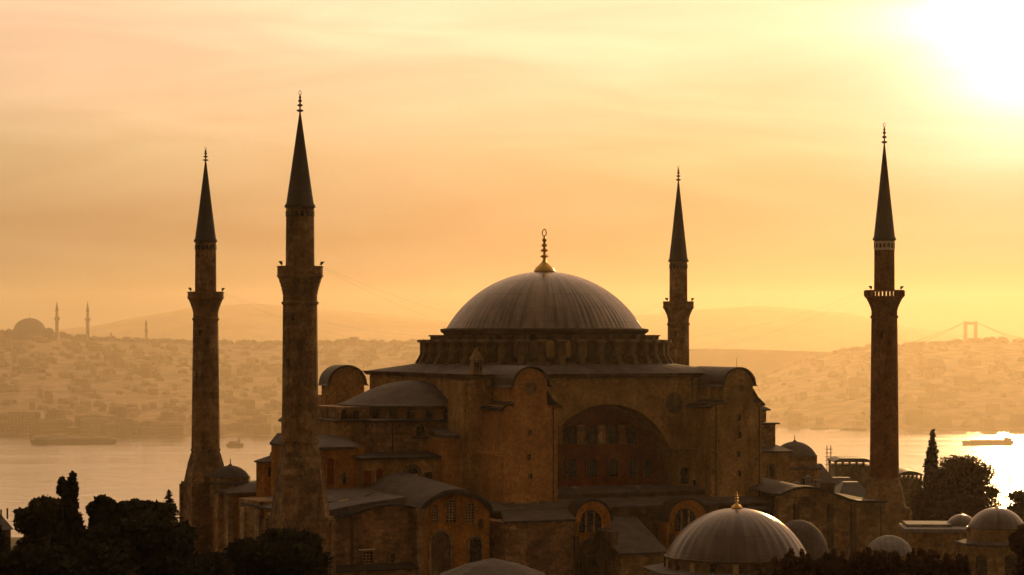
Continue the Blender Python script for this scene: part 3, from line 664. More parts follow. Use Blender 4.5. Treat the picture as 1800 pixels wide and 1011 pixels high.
# stone buttress with a sloping lead roof in front of the tower
yb1 = -41.0; zb1 = lz(950, 917, yb1)
m = MB(); m.box(lx(888, yb1), lx(1008, yb1), yb1, -29, 0, zb1); bt = m.build('stone_buttress', 'rubble', P)
m = MB(); m.loft([[(lx(884, yb1), yb1 - .4, zb1 - .05), (lx(1011, yb1), yb1 - .4, zb1 - .05), (lx(1011, yb1), yb1 - .4, zb1 + .25), (lx(884, yb1), yb1 - .4, zb1 + .25)],
               [(-21.6, -29.3, 14.0), (-11.4, -29.3, 14.0), (-11.4, -29.3, 14.65), (-21.6, -29.3, 14.65)]]); m.build('sloping_roof', 'lead_roof', bt)
# two arched window bays
def bay(pxc, hwpx, ytop, yp, winpx, wtop, wbot):
    t = empty('arched_bay'); t.parent = P
    xc = lx(pxc, yp); hw = hwpx * dep(xc, yp) / F / CT; zt_ = lz(pxc, ytop, yp)
    m = MB(); m.xz(arch_poly(xc, 2 * hw, 0, zt_, 18), yp, yg + .2); m.build('bay_wall', 'plaster_orange', t)
    n = 18; zs_ = zt_ - hw
    o = [(xc + (hw + .25) * cos(pi * i / n), zs_ + (hw + .25) * sin(pi * i / n)) for i in range(n + 1)]; i_ = [(xc + (hw - .1) * cos(pi * i / n), zs_ + (hw - .1) * sin(pi * i / n)) for i in range(n + 1)]
    m = MB(); m.xz(o + i_[::-1], yp - .3, yg); m.build('arch_roof', 'lead_dark', t)
    o = [(xc + (hw - .12) * cos(pi * i / n), zs_ + (hw - .12) * sin(pi * i / n)) for i in range(n + 1)]; i_ = [(xc + (hw - 1.0) * cos(pi * i / n), zs_ + (hw - 1.0) * sin(pi * i / n)) for i in range(n + 1)]
    m = MB(); m.xz(o + i_[::-1], yp - .22, yp + .1); m.build('archivolt', 'plaster_orange', t)
    xw = lx(winpx, yp); wz1 = lz(winpx, wtop, yp); wz0 = lz(winpx, wbot, yp); ww = 3.9
    f = s_window(t, xw, yp, ww, wz0, wz1, frame='plaster_orange', fr=.25, bars=True)
    m = MB()
    for q in (-.17, .17): m.box(xw + ww * q - .16, xw + ww * q + .16, yp - .25, yp - .02, wz0, wz1 - .35)
    m.build('mullion', 'stone', t)
    m = MB(); m.box(xw - 2.6, xw - 1.9, yp - .5, yp + .1, 0, wz0 - .4); m.box(xw + 1.9, xw + 2.6, yp - .5, yp + .1, 0, wz0 - .4); m.build('pilaster', 'stone_dark', t)
    s_window(t, xw, yp, 2.6, 2, wz0 - 1.0, mat='stone_dark', frame='stone_dark', fr=.2, bars=False, name='blind_arch')
bay(1041, 33, 880, -36.0, 1036, 896, 936)
bay(1208, 36, 877, -36.0, 1203, 893, 933)
# lean-to between the bays
yl1 = -43.0
m = MB(); m.box(lx(1092, yl1), lx(1166, yl1), yl1, -33, 0, lz(1120, 974, yl1)); lt2 = m.build('lean_to', 'stone', P)
m = MB(); x0, x1 = lx(1086, yl1), lx(1172, yl1); zl1 = lz(1120, 974, yl1)
m.yz([(yl1 - .4, zl1 - .02), (yl1 - .4, zl1 + .25), (-32.9, lz(1120, 907, -33) + .2), (-32.9, lz(1120, 907, -33) - .3)], x0, x1); m.build('sloping_roof', 'lead_roof', lt2)
m = MB(); xs = lx(1078, yl1 + 2); m.box(xs - .5, xs + .8, yl1 + 2, -33, 0, lz(1078, 935, yl1 + 2)); m.build('stone_buttress', 'stone_dark', s)
# east end: vault roof and long curved-top wall
yr = -36.0
cur = [(1369, 872), (1384, 865), (1398, 860), (1413, 858), (1428, 859), (1445, 863), (1462, 869), (1478, 875), (1490, 880), (1505, 883), (1530, 884), (1556, 884)]
m = MB(); cp = [(lx(px, yr), lz(px, py, yr)) for px, py in cur]
m.xz([(cp[0][0], 0), (cp[-1][0], 0)] + cp[::-1], yr, yr + 1.3); cw = m.build('curved_wall', 'stone', P)
m = MB(); tp = [(x, z + .35) for x, z in cp]; m.loft([[(x, yr - .45, z) for x, z in cp + tp[::-1]], [(x, yr + 1.5, z + .02) for x, z in cp + tp[::-1]]]); m.build('coping', 'lead_dark', cw)
m = MB(); vs = []; fs = []; nn = len(cp)
rowsy = [(yr + .8, 0), (-30, .35), (-25, .7), (-18.6, 1)]
for yy, k in rowsy:
    for i, (x, z) in enumerate(cp): vs.append((x - k * 4.5 * (1 - i / nn), yy, z + .2 + k * (1.8 - 1.2 * i / nn)))
for j in range(len(rowsy) - 1):
    for i in range(nn - 1): a = j * nn + i; fs.append((a, a + 1, a + nn + 1, a + nn))
m.add(vs, fs); m.build('gallery_roof', 'lead_roof', s, smooth=True)
m = MB(); m.box(24.5, 44, -34.6, -12, 0, 12.5); m.build('gallery_wall', 'stone', s)
for px in (1399, 1459, 1499): xs = lx(px, yr); m = MB(); m.box(xs - .45, xs + .45, yr - .4, yr + .1, 0, lz(px, 885, yr)); m.build('pilaster', 'stone_dark', cw)
s_window(cw, lx(1416, yr), yr, 1.9, lz(1416, 893, yr), lz(1416, 873, yr), mat='stone_dark', frame='stone', fr=.12, arched=False, bars=False, name='blind_arch')
s_window(cw, lx(1440, yr), yr, .8, lz(1440, 962, yr), lz(1440, 945, yr), fr=.12, arched=False, bars=False)
ym = -34.2
m = MB(); m.box(24.6, lx(1367, ym), ym, -29, 0, lz(1340, 897, ym)); m.build('gallery_wall', 'stone', s)
m = MB(); roof_slab(m, 17, lx(1368, ym), ym, -28, lz(1340, 897, ym), .5, .3, 1.2); m.build('low_roof', 'lead_roof', s)

# fittings: drain pipes, vents, rods, small lamps on the roofs
def pipe(px, c, y0, y1, name='drain_pipe'):
    x_ = lx(px, c); z0_, z1_ = lz(px, y0, c), lz(px, y1, c); m = MB(); m.tube([(x_, c - .16, z0_), (x_, c - .16, z1_), (x_, c + .1, z1_ + .25)], .09, 6); m.build(name, 'dark_metal', P)
for px, c, y0, y1 in ((1258, y1, 884, 716), (1334, y1, 884, 716), (972, y1, 882, 716), (1216, -22.0, 846, 665), (690, t2, 796, 744), (1010, yb1, 1011, 922), (737, yw, 1000, 900), (1548, yr, 975, 890)):
    pipe(px, c, y0, y1)
for px, c, yb_, h_ in ((1420, -27, 846, .9), (1436, -26, 850, .7), (1400, -30, 853, .6), (1120, -25.5, 862, .8), (650, -28, 880, .8), (612, -30, 893, .6), (1010, -24, 863, .7)):
    x_ = lx(px, c); z_ = lz(px, yb_, c); m = MB(); m.box(x_ - .35, x_ + .35, c - .3, c + .3, z_ - 1.2, z_ + h_ * .7); m.loft([[(x_ - .5, c - .45, z_ + h_ * .7), (x_ + .5, c - .45, z_ + h_ * .7), (x_ + .5, c + .45, z_ + h_ * .7), (x_ - .5, c + .45, z_ + h_ * .7)], [(x_ - .1, c - .1, z_ + h_), (x_ + .1, c - .1, z_ + h_), (x_ + .1, c + .1, z_ + h_), (x_ - .1, c + .1, z_ + h_)]]); m.build('roof_vent', 'lead_pale', P)
for px, c, yb_, h_ in ((932, -29.3, 649, 2.2), (1297, -29.3, 651, 2.0), (1250, -21.5, 662, 1.5), (720, -10, 742, 1.2)):
    x_ = lx(px, c); z_ = lz(px, yb_, c); m = MB(); m.tube([(x_, c + .4, z_ - .4), (x_, c + .4, z_ + h_)], [.05, .02], 5); m.build('lightning_rod', 'dark_metal', P)

# west front: narthex with piers -----------------------------------------------
n_ = empty('narthex'); n_.parent = P
m = MB(); m.box(-54.8, -40, -37, -9.8, 0, 14.6); m.build('narthex_wall', 'plaster_orange', n_)
m = MB(); m.xz([(-55.3, 14.55), (-55.3, 14.9), (-47, 16.2), (-40, 17.0), (-40, 14.55)], -37.4, -9.4); m.build('narthex_roof', 'lead_roof', n_)
for yc in (-10.8, -17.5, -23.0, -28.5, -34): m = MB(); m.box(-55.6, -54.75, yc - .9, yc + .9, 0, 14.2); m.build('pilaster', 'pale_stone', n_)
m = MB(); m.box(-56.4, -54.7, -14.6, -12.4, 0, 8.5); m.build('west_porch', 'stone_dark', n_)
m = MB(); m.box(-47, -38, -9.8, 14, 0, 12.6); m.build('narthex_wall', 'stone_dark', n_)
m = MB(); m.xz([(-47.4, 12.55), (-47.4, 12.85), (-38, 14.2), (-38, 12.55)], -9.3, 13.95); m.build('narthex_roof', 'lead_dark', n_)
m = MB(); m.box(-48.7, -36, 14, 27, 0, 14.5); m.build('north_block', 'plaster_orange', n_)
m = MB(); m.loft([[(-49.3, 13.4, 14.45), (-35.5, 13.4, 14.45), (-35.5, 27.5, 14.45), (-49.3, 27.5, 14.45)], [(-49.3, 13.4, 14.8), (-35.5, 13.4, 14.8), (-35.5, 27.5, 14.8), (-49.3, 27.5, 14.8)], [(-44, 19, 16.0), (-40, 19, 16.2), (-40, 23, 16.2), (-44, 23, 16.0)]]); m.build('north_roof', 'lead_roof', n_)
for yc in (14.9, 20.0): m = MB(); m.box(-49.6, -48.65, yc - .9, yc + .9, 0, 14.2); m.build('pilaster', 'pale_stone', n_)
for xc in (-45.5,): m = MB(); m.box(xc - .8, xc + .8, 13.2, 14.05, 0, 14.2); m.build('pilaster', 'pale_stone', n_)

# ------------------------------------------------------------------ the four minarets
def lerp(a, b, t): return a + (b - a) * t
def finial(parent, z0, h, r, ring_top=True, cx=0):
    m = MB(); p = [(r * .32, z0 - .3), (r * .3, z0 + .05 * h)]
    for c, k in ((.20, 1.0), (.42, .78), (.60, .55), (.74, .36)):
        p += [(r * .22, z0 + h * (c - .07)), (r * k, z0 + h * (c - .02)), (r * k, z0 + h * (c + .015)), (r * .22, z0 + h * (c + .06))]
    p.append((r * .12, z0 + h * (.86 if ring_top else 1))); m.lathe(p, n=14)
    if ring_top: m.tube([(cos(q) * h * .055, 0, z0 + h * .93 + sin(q) * h * .085) for q in [2 * pi * i / 14 + .6 for i in range(14)]], h * .014)
    return m.build('finial', 'dark_metal', parent, smooth=True)
def minaret(label, px, d, rows, hw, mats, nsides=16, base=None, rot=0.0, rail_open=False, ringed=True):
    """rows: photograph rows of the finial top, cone tip, eaves, balcony top, parapet foot, corbel foot, shaft foot; hw: half widths in photo px"""
    k = d / F; x, y = (px - 900) * k, d
    t = tag(empty('minaret', (x, y, 0), TH), label, 'minaret')
    z = [zat(r, d) for r in rows]; h = [q * k for q in hw]       # eaves, upper shaft, balcony, shaft top, shaft foot
    c = MB(); c.lathe([(h[0] * 1.12, z[2] - .25), (h[0] * 1.1, z[2] + .1), (h[0], z[2] + .3), (h[0] * .62, lerp(z[2], z[1], .42)), (.16, z[1])], n=24); c.build('cone_roof', mats[2], t, smooth=True)
    finial(t, z[1], z[0] - z[1], .5, ringed)
    u = MB(); u.lathe([(h[1], z[3] - .2), (h[1] * .97, z[2] - .25)], n=nsides); us = u.build('upper_shaft', mats[1], t)
    for i in range(nsides):
        a = 2 * pi * (i + .5) / nsides
        if sin(a + TH) > .35: continue
        g = MB(); g.box(h[1] * .955, h[1] * .99 + .03, -.22, .22, z[2] - 1.5, z[2] - .75); q = g.build('window', 'glass_dark', us); q.rotation_euler.z = a
    b = MB(); zp, zc = z[4], z[5]; pr = [(h[3], zc)]
    for i in range(1, 6):
        v = i / 5; r = lerp(h[3], h[2] * .97, v ** 1.5); pr += [(r * .96, lerp(zc, zp, v - .1)), (r, lerp(zc, zp, v - .08)), (r, lerp(zc, zp, v))]
    pr += [(h[2] * 1.03, zp + .02), (h[2] * 1.03, zp + .2), (h[2] * .9, zp + .22)]
    if not rail_open: pr = pr[:-1] + [(h[2], zp + .24), (h[2], z[3] - .18), (h[2] * 1.025, z[3] - .16), (h[2] * 1.025, z[3]), (h[2] * .93, z[3]), (h[2] * .93, zp + .25), (h[1] * .9, zp + .25)]
    else: pr.append((h[1] * .9, zp + .22))
    b.lathe(pr, n=nsides); bal = b.build('balcony', mats[0], t)
    if rail_open:
        rl = MB()
        for i in range(nsides * 2):
            a = pi * i / nsides; rl.box(h[2] * .98 * cos(a) - .16, h[2] * .98 * cos(a) + .16, h[2] * .98 * sin(a) - .16, h[2] * .98 * sin(a) + .16, zp + .2, z[3] - .1)
        rl.lathe([(h[2] * .95, z[3] - .15), (h[2] * 1.02, z[3] - .15), (h[2] * 1.02, z[3]), (h[2] * .95, z[3]), (h[2] * .95, z[3] - .15)], n=nsides, cap=False)
        rl.build('railing', mats[0], bal)
    for a in (R(190), R(350), R(75)):
        l = MB(); l.tube([(h[2] * .93 * cos(a), h[2] * .93 * sin(a), z[3] - .3), (h[2] * .93 * cos(a), h[2] * .93 * sin(a), z[3] + .25)], .05); l.loft([[(h[2] * .93 * cos(a) + dx, h[2] * .93 * sin(a) + dy, z[3] + .2) for dx, dy in ((-.12, -.12), (.12, -.12), (.12, .12), (-.12, .12))], [(h[2] * 1.0 * cos(a) + dx, h[2] * 1.0 * sin(a) + dy, z[3] + .65) for dx, dy in ((-.22, -.22), (.22, -.22), (.22, .22), (-.22, .22))]])
        l.build('loudspeaker', 'dark_metal', bal)
    sft = MB(); zf = z[6]; prs = [(h[4], zf)]
    for i in range(1, 12): prs.append((lerp(h[4], h[3], i / 12), lerp(zf, zc, i / 12)))
    prs += [(h[3], zc - 1.1), (h[3] * 1.08, zc - 1.0), (h[3] * 1.08, zc - .7), (h[3], zc - .6), (h[3], zc + .05)]
    sft.lathe(prs, n=nsides, rot=rot, mod=(lambda i: .0)); sh = sft.build('shaft', mats[1], t)
    for zz, a in ((lerp(zf, zc, .86), R(250)), (lerp(zf, zc, .55), R(235)), (lerp(zf, zc, .12), R(225))):
        rr = lerp(h[4], h[3], .5); g = MB(); g.box(rr * .95, rr * 1.0 + .05, -.17, .17, zz - .5, zz + .5); q = g.build('window', 'glass_dark', sh); q.rotation_euler.z = a - TH
    if base:
        zb = zat(base[0], d); hb = base[1] * k; n = 16
        def sq(r, f):           # between a 16-gon (f=0) and a square (f=1)
            o = []
            for i in range(n):
                a = 2 * pi * (i + .5) / n; m_ = max(abs(cos(a)), abs(sin(a)))
                o.append((lerp(r, r / m_, f) * cos(a), lerp(r, r / m_, f) * sin(a)))
            return o
        bs = MB(); bs.loft([[(X, Y, Z) for X, Y in sq(q, f)] for q, f, Z in ((h[4] * 1.06, 0, zf + .3), (h[4] * 1.06, 0, zf), (h[4], 0, zf - .05), (lerp(h[4] * .95, hb * .87, .10), .55, lerp(zf, zb, .10)), (lerp(h[4] * .92, hb * .87, .38), 1.0, lerp(zf, zb, .38)), (hb * .87, 1, zb + .1))]); bs.build('flared_base', mats[3], t)
        bs = MB(); q = hb * .87
        bs.box(-q * 1.04, q * 1.04, -q * 1.04, q * 1.04, zb - .35, zb + .12); bs.box(-q, q, -q, q, 0, zb - .35); bs.build('plinth', mats[3], t)
        for sx_, sy_ in ((-1, -1), (1, -1), (-1, 1), (1, 1)):
            m = MB(); m.box(sx_ * q - .35, sx_ * q + .35, sy_ * q - .35, sy_ * q + .35, 0, zb - .34); m.build('corner_strip', mats[3], t)
    return t
minaret('tallest thick pale minaret, nearest of the four, left of the great dome', 527.5, 335, (160, 203, 362, 468, 487, 522, 778), (24.5, 25.3, 40, 30.2, 32.2), ('shaft_stone', 'shaft_stone', 'cone_lead', 'base_stone'), base=(908, 51))
minaret('thick pale minaret by the small domed pavilion, farthest left of the four', 361.5, 400, (259, 287, 423, 513, 525, 552, 792), (18.6, 18.8, 31.5, 22, 25), ('shaft_stone', 'shaft_stone', 'cone_lead', 'base_stone'), base=(848, 38))
minaret('dark red brick minaret with a white band under its cone roof', 1554.5, 392, (217, 258, 420, 510, 523, 548, 842), (18.5, 18.3, 34, 23, 26), ('brick_red', 'brick_red', 'cone_lead', 'stone'), base=(892, 36), rail_open=True, ringed=True)
minaret('slender pale minaret rising close behind the right side of the great dome', 1192.5, 450, (292, 322, 458, 530, 542, 562, 740), (16.2, 16, 27, 18.8, 20), ('shaft_stone', 'shaft_stone', 'cone_lead', 'base_stone'), base=(780, 26))
# white band of the brick minaret
br_ = [o for o in col.objects if o.name.startswith('minaret') and 'brick' in o.get('label', '')][0]
k = 392 / F; m = MB(); m.lathe([(18.5 * k + .03, zat(440, 392)), (18.4 * k + .03, zat(424, 392))], n=16); m.build('white_band', 'white_plaster', br_)
# light cables slung between balconies
def cable(label, a, b, sag):
    n = 24; pts = [a.lerp(b, i / n) - Vector((0, 0, sag * 4 * (i / n) * (1 - i / n))) for i in range(n + 1)]
    m = MB(); m.tube(pts, .007, 4); return tag(m.build('cable', 'dark_metal'), label, 'cable', 'cables slung between the minarets')
cable('upper cable sagging from the nearest minaret to the brick minaret', W(570, 470, 335), W(1520, 511, 392), 9)
cable('lower cable sagging from the nearest minaret to the brick minaret', W(570, 473, 335), W(1520, 515, 392), 11)
cable('upper cable from the farthest left minaret to the slender minaret', W(394, 515, 400), W(1168, 531, 450), 7)
cable('lower cable from the farthest left minaret to the slender minaret', W(394, 518, 400), W(1168, 534, 450), 9)

# ------------------------------------------------------------------ small domes, pavilions and tombs
def domed(name, label, cat, px, d, dome_hw, dome_top, dome_base, drum_bot, drum_hw, wall_hw, fin_top, nsides=8, mat='tomb_lead', wall='stone', segs=96, every=4, fin='gold', zfoot=0.0, rot=0.0, win=0, steep=1.0, group=None):
    k = d / F; t = tag(empty(name, ((px - 900) * k, d, 0), rot), label, cat, group)
    r = dome_hw * k; zb, zt_ = zat(dome_base, d), zat(dome_top, d); h = zt_ - zb
    p = [(r * 1.03, zb - .12), (r * 1.03, zb)]
    rs = (r * r + h * h) / (2 * h) if h < r else None
    for i in range(15):
        v = i / 14
        if rs: a = math.asin(r / rs) * (1 - v); p.append((max(rs * sin(a), .03), zt_ - rs + rs * cos(a)))
        else: a = pi / 2 * v; p.append((max(r * cos(a), .03), zb + h * sin(a)))
    m = MB(); m.lathe(p, n=segs, mod=lambda i: .012 if i % every == 0 else 0); dm_ = m.build('dome', mat, t, smooth=True)
    zd = zat(drum_bot, d); rd = drum_hw * k
    m = MB(); m.lathe([(rd, zd - .3), (rd, zb - .1)], n=max(nsides, 16) if win else nsides, rot=pi / nsides); dd = m.build('drum', 'stone_dark' if win else wall, t)
    for i in range(win):
        a = 2 * pi * i / win; g = MB(); g.box(rd * .97, rd * 1.0 + .12, -.35, .35, zd, zb - .35); q = g.build('window', 'glass_dark' if i % 2 else 'grille', dd); q.rotation_euler.z = a
    rw = wall_hw * k
    m = MB(); m.lathe([(rw * 1.06, zd - .45), (rw * 1.06, zd - .15), (rd * .98, zd + .1)], n=nsides, rot=pi / nsides); m.build('eaves', 'lead_roof', t)
    m = MB(); m.lathe([(rw, zfoot), (rw, zd - .44)], n=nsides, rot=pi / nsides); wl = m.build('wall', wall, t)
    for i in range(nsides):
        a = 2 * pi * (i + .0) / nsides + 2 * pi / nsides * (0 if True else 0)
        ap = rw * cos(pi / nsides); g = MB(); wo2 = arch_poly(0, min(1.6, rw * .5), zd - 4.2, zd - 1.4, 8)
        if zd - 4.2 < zfoot + .3: break
        g.add([(ap + .05, xx, z_) for xx, z_ in wo2], [tuple(range(len(wo2)))]); g.box(ap - .1, ap + .25, -min(1.6, rw * .5) * .62, min(1.6, rw * .5) * .62, zd - 4.5, zd - 4.25)
        q = g.build('window', 'glass_dark', wl); q.rotation_euler.z = a
    if fin_top:
        f = MB(); hh = zat(fin_top, d) - zt_; f.lathe(finial_prof(zt_ - .1, hh, max(.18, hh * .27)), n=16); f.build('finial', fin, dm_, smooth=True)
    return t
domed('domed_tomb', 'broad ribbed lead dome with gilt finial on a windowed drum, in front of the mosque', 'tomb', 1295, 300, 123, 893, 976, 997, 126, 158, 858, 8, segs=144, every=4, win=20, rot=R(12))
domed('domed_tomb', 'bluish steep lead dome without a finial, just behind the broad ribbed dome', 'tomb', 1404, 322, 54, 914, 988, 996, 56, 66, None, 8, mat='lead_roof', wall='stone', segs=64, every=8)
domed('domed_tomb', 'pale smooth dome peeping over brown shrubs below the brick minaret', 'tomb', 1563, 300, 42, 941, 972, 985, 43, 52, None, 8, mat='lead_pale', segs=64, every=16)
domed('domed_tomb', 'large round dome on a tall drum at the right edge, over octagonal walls', 'tomb', 1752, 318, 50, 892, 926, 950, 52, 70, 878, 8, rot=R(10), segs=120, every=5)
domed('domed_tomb', 'small low dome beside a flat roof, next to the large dome at right', 'tomb', 1690, 335, 27, 904, 922, 928, 28, 36, 898, 8, segs=64, every=4)
domed('domed_pavilion', 'small round lead dome with thin finial standing beside the leftmost minaret', 'pavilion', 405, 396, 34, 818, 838, 845, 36, 37, 803, 8, zfoot=12,  mat='lead_roof', fin='dark_metal', segs=48, every=8)
domed('domed_kiosk', 'small dome with dark finial on a square drum, right of the stepped walls', 'kiosk', 1397, 425, 38, 776, 800, 820, 40, 46, 762, 4, mat='lead_roof', wall='stone', fin='dark_metal', segs=48, every=8, rot=TH, zfoot=-2)
# flat-roofed hall beside the right domes
t = tag(empty('flat_roofed_hall', W(1650, 0, 330).xy.to_3d(), R(-4)), 'low pale hall with a flat lead roof below the round brown tree', 'hall')
z1 = zat(935, 330)
m = MB(); m.box(-4.2, 6.5, -1, 8, 0, z1); m.build('wall', 'stone', t)
m = MB(); m.box(-4.7, 7, -1.5, 8.5, z1, z1 + .5); m.box(-4.2, 2, 1.5, 8, z1 + .5, z1 + .9); m.build('roof', 'lead_pale', t)
m = MB(); m.box(-.6, .6, -1.06, -.9, 3, 7.5); m.build('door', 'glass_dark', t)
# octagonal turret left of the nearest minaret
k = 385 / F; t = tag(empty('stair_turret', ((478 - 900) * k, 385, 0)), 'ochre octagonal turret with a low pointed lead roof and finial, between the two left minarets', 'turret')
m = MB(); m.lathe([(2.6, 0), (2.6, zat(812, 385))], n=8, rot=pi / 8); tb = m.build('wall', 'plaster_orange', t)
m = MB(); m.lathe([(3.0, zat(812, 385)), (3.0, zat(811, 385) + .1), (.1, zat(800, 385))], n=8, rot=pi / 8); rr_ = m.build('roof', 'lead_roof', t)
f = MB(); f.lathe(finial_prof(zat(801, 385), 1.2, .3), n=12); f.build('finial', 'dark_metal', rr_)
g = MB(); g.box(-.35, .35, -2.46, -2.3, zat(836, 385), zat(820, 385)); g.build('window', 'glass_dark', t)
k = 395 / F; t = tag(empty('ribbed_cupola', ((494 - 900) * k, 395, 0)), 'tiny rounded cupola half hidden behind the nearest minaret', 'cupola')
m = MB(); m.lathe([(1.7, 0), (1.7, zat(800, 395))], n=12); m.build('wall', 'stone', t)
m = MB(); m.lathe([(1.9, zat(800, 395)), (1.75, zat(795, 395)), (1.1, zat(791, 395)), (.05, zat(789.5, 395))], n=16); m.build('roof', 'lead_roof', t, smooth=True)
# low hipped lead roof in the bottom foreground
t = tag(empty('fountain_house', ((866 - 900) / F * 285, 285, 0), R(20)), 'shallow pointed pale lead roof at the bottom, below the dark doorway', 'fountain house')
ze = zat(1010, 285); za = zat(981, 285)
m = MB(); m.lathe([(6.4, ze - .3), (6.4, ze), (3.2, lerp(ze, za, .62)), (.05, za)], n=12); m.build('roof', 'lead_roof', t, smooth=False)
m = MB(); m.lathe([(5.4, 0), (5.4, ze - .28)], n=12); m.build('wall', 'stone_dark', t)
for i in range(12):
    g = MB(); wo2 = arch_poly(0, 1.6, 1.0, ze - 1.5, 8); g.add([(5.26, a, b) for a, b in wo2], [tuple(range(len(wo2)))]); q = g.build('window', 'glass_dark', t); q.rotation_euler.z = 2 * pi * (i + .5) / 12
# metal boom with yellow cover lying on the low roof
bo = l2w(lx(600, -30), -30, 0); zz = lz(600, 886, -30)
t = tag(empty('hoist', (bo.x, bo.y, zz), TH), 'thin metal hoist boom with a yellow cover lying on the low lead roof', 'hoist')
m = MB(); m.box(-3.2, -2.5, -.4, .4, -2.5, .5); m.build('winch', 'dark_metal', t)
m = MB(); m.tube([(-3, 0, .3), (4.5, 0, .5)], .12); m.tube([(2, 0, .3), (6, 1, 1.7)], .1); m.tube([(-3, 0, .4), (-4, 0, 2.3)], .08); m.build('boom', 'dark_metal', t)
m = MB(); m.loft([[(-.6, -.5, -.4), (1.2, -.5, -.4), (1.2, .5, -.4), (-.6, .5, -.4)], [(-.3, -.4, .5), (1.0, -.4, .7), (1.0, .4, .7), (-.3, .4, .5)]]); m.build('cover', 'yellow_tarp', t)

# ------------------------------------------------------------------ sheds and masts at right, house at left edge
def shed(label, px0, px1, d, y_roof, y_eave, y_open, y_foot, curved=False, name='open_shed'):
    k = d / F; x0, x1 = (px0 - 900) * k, (px1 - 900) * k; L = x1 - x0
    t = tag(empty(name, (x0, d, 0)), label, 'shed')
    zr, ze, zo, zf = (zat(q, d) for q in (y_roof, y_eave, y_open, y_foot))
    n = 10
    prof = [(L * i / n, ze + (zr - ze) * ((sin(pi * min(1, i / n * 1.0)) if curved else min(1, 6 * min(i / n, 1 - i / n))))) for i in range(n + 1)]
    m = MB(); m.xz([(0, ze - .25)] + [(L, ze - .25)] + prof[::-1], 0, 14); m.build('roof', 'lead_dark', t)
    m = MB(); m.box(.3, L - .3, .3, 13.7, min(zf, terrain_z(0, d)) - 1, zo); m.build('wall', 'stone_dark', t)
    c = max(5, int(L / 3))
    for i in range(c + 1):
        g = MB(); xx = .5 + (L - 1) * i / c; g.box(xx - .28, xx + .28, .4, .9, zo, ze - .2); g.box(xx - .28, xx + .28, 13, 13.5, zo, ze - .2); g.build('post', 'dark_metal', t)
    return t
shed('long low shed with bright gaps under its roof, left of the brick minaret', 1466, 1534, 640, 806, 811, 819, 850)
shed('arched open shed on thin posts, right of the brick minaret foot', 1578, 1623, 640, 828, 834, 842, 872, curved=True)
def house(label, px, d, wpx, ytop, zf, depth=12, wall='house_wall_hazed', roof='roof_tile', cat='house', name='house', rz=0.0, group=None):
    k = d / F; w_ = wpx * k; t = tag(empty(name, ((px - 900) * k, d, zf), rz), label, cat, group); zt_ = zat(ytop, d) - zf
    m = MB(); m.box(-w_ / 2, w_ / 2, 0, depth, -1, zt_ * .82); wl = m.build('wall', wall, t)
    m = MB(); m.loft([[(-w_ / 2 - .4, -.4, zt_ * .82), (w_ / 2 + .4, -.4, zt_ * .82), (w_ / 2 + .4, depth + .4, zt_ * .82), (-w_ / 2 - .4, depth + .4, zt_ * .82)], [(-w_ / 4, depth * .4, zt_), (w_ / 4, depth * .4, zt_), (w_ / 4, depth * .6, zt_), (-w_ / 4, depth * .6, zt_)]]); m.build('roof', roof, t)
    c = max(2, int(w_ / 3))
    for i in range(c):
        g = MB(); xx = -w_ / 2 + w_ * (i + .5) / c; g.box(xx - .45, xx + .45, -.06, .1, zt_ * .82 - 2.8, zt_ * .82 - 1.2); g.build('window', 'glass_dark', wl)
    return t
house('flat low white house just left of the brick minaret foot', 1502, 470, 52, 850, -3, wall='white_plaster', roof='lead_dark')
house('broad dark low building behind the curved-top wall, under the long shed', 1470, 500, 120, 842, -6, wall='stone_dark', roof='lead_dark', cat='building', name='low_building')
house('dim stone annex with a bright lead roof beside the small square-drum dome', 1434, 445, 66, 818, -2, wall='stone_dark', roof='lead_roof', cat='building', name='low_building')
t = house('small dark house with two thin chimney pipes at the far left edge', 5, 380, 28, 908, 0, wall='stone_dark', roof='lead_dark', rz=.4)
for dx in (.3, 1.3):
    m = MB(); m.tube([(dx, 3, zat(915, 380)), (dx, 3, zat(898 if dx < 1 else 896, 380))], .14); m.build('chimney_pipe', 'dark_metal', t)
p = W(1457, 812, 700); t = tag(empty('lattice_mast', (p.x, p.y, terrain_z(0, 700))), 'twin-legged lattice mast with cross bars, between the small dome and the brick minaret', 'mast')
hz_ = zat(783, 700) - terrain_z(0, 700)
m = MB()
for q in (-.55, .55): m.tube([(q, 0, 0), (q, 0, hz_)], .13, 5)
for q in range(5): m.tube([(-1.1, 0, hz_ - 1.1 - q * 1.1), (1.1, 0, hz_ - 1.1 - q * 1.1)], .09, 5)
m.build('frame', 'dark_metal', t)
p = W(1775, 868, 520); m = MB(); m.tube([(p.x, p.y, terrain_z(0, 520)), (p.x, p.y, zat(834, 520))], .16, 6); m.tube([(p.x, p.y, zat(836, 520)), (p.x + 1.0, p.y, zat(834, 520))], .1, 6)
tag(m.build('street_lamp', 'dark_metal'), 'single thin lamp post against the glittering water at right', 'lamp post')

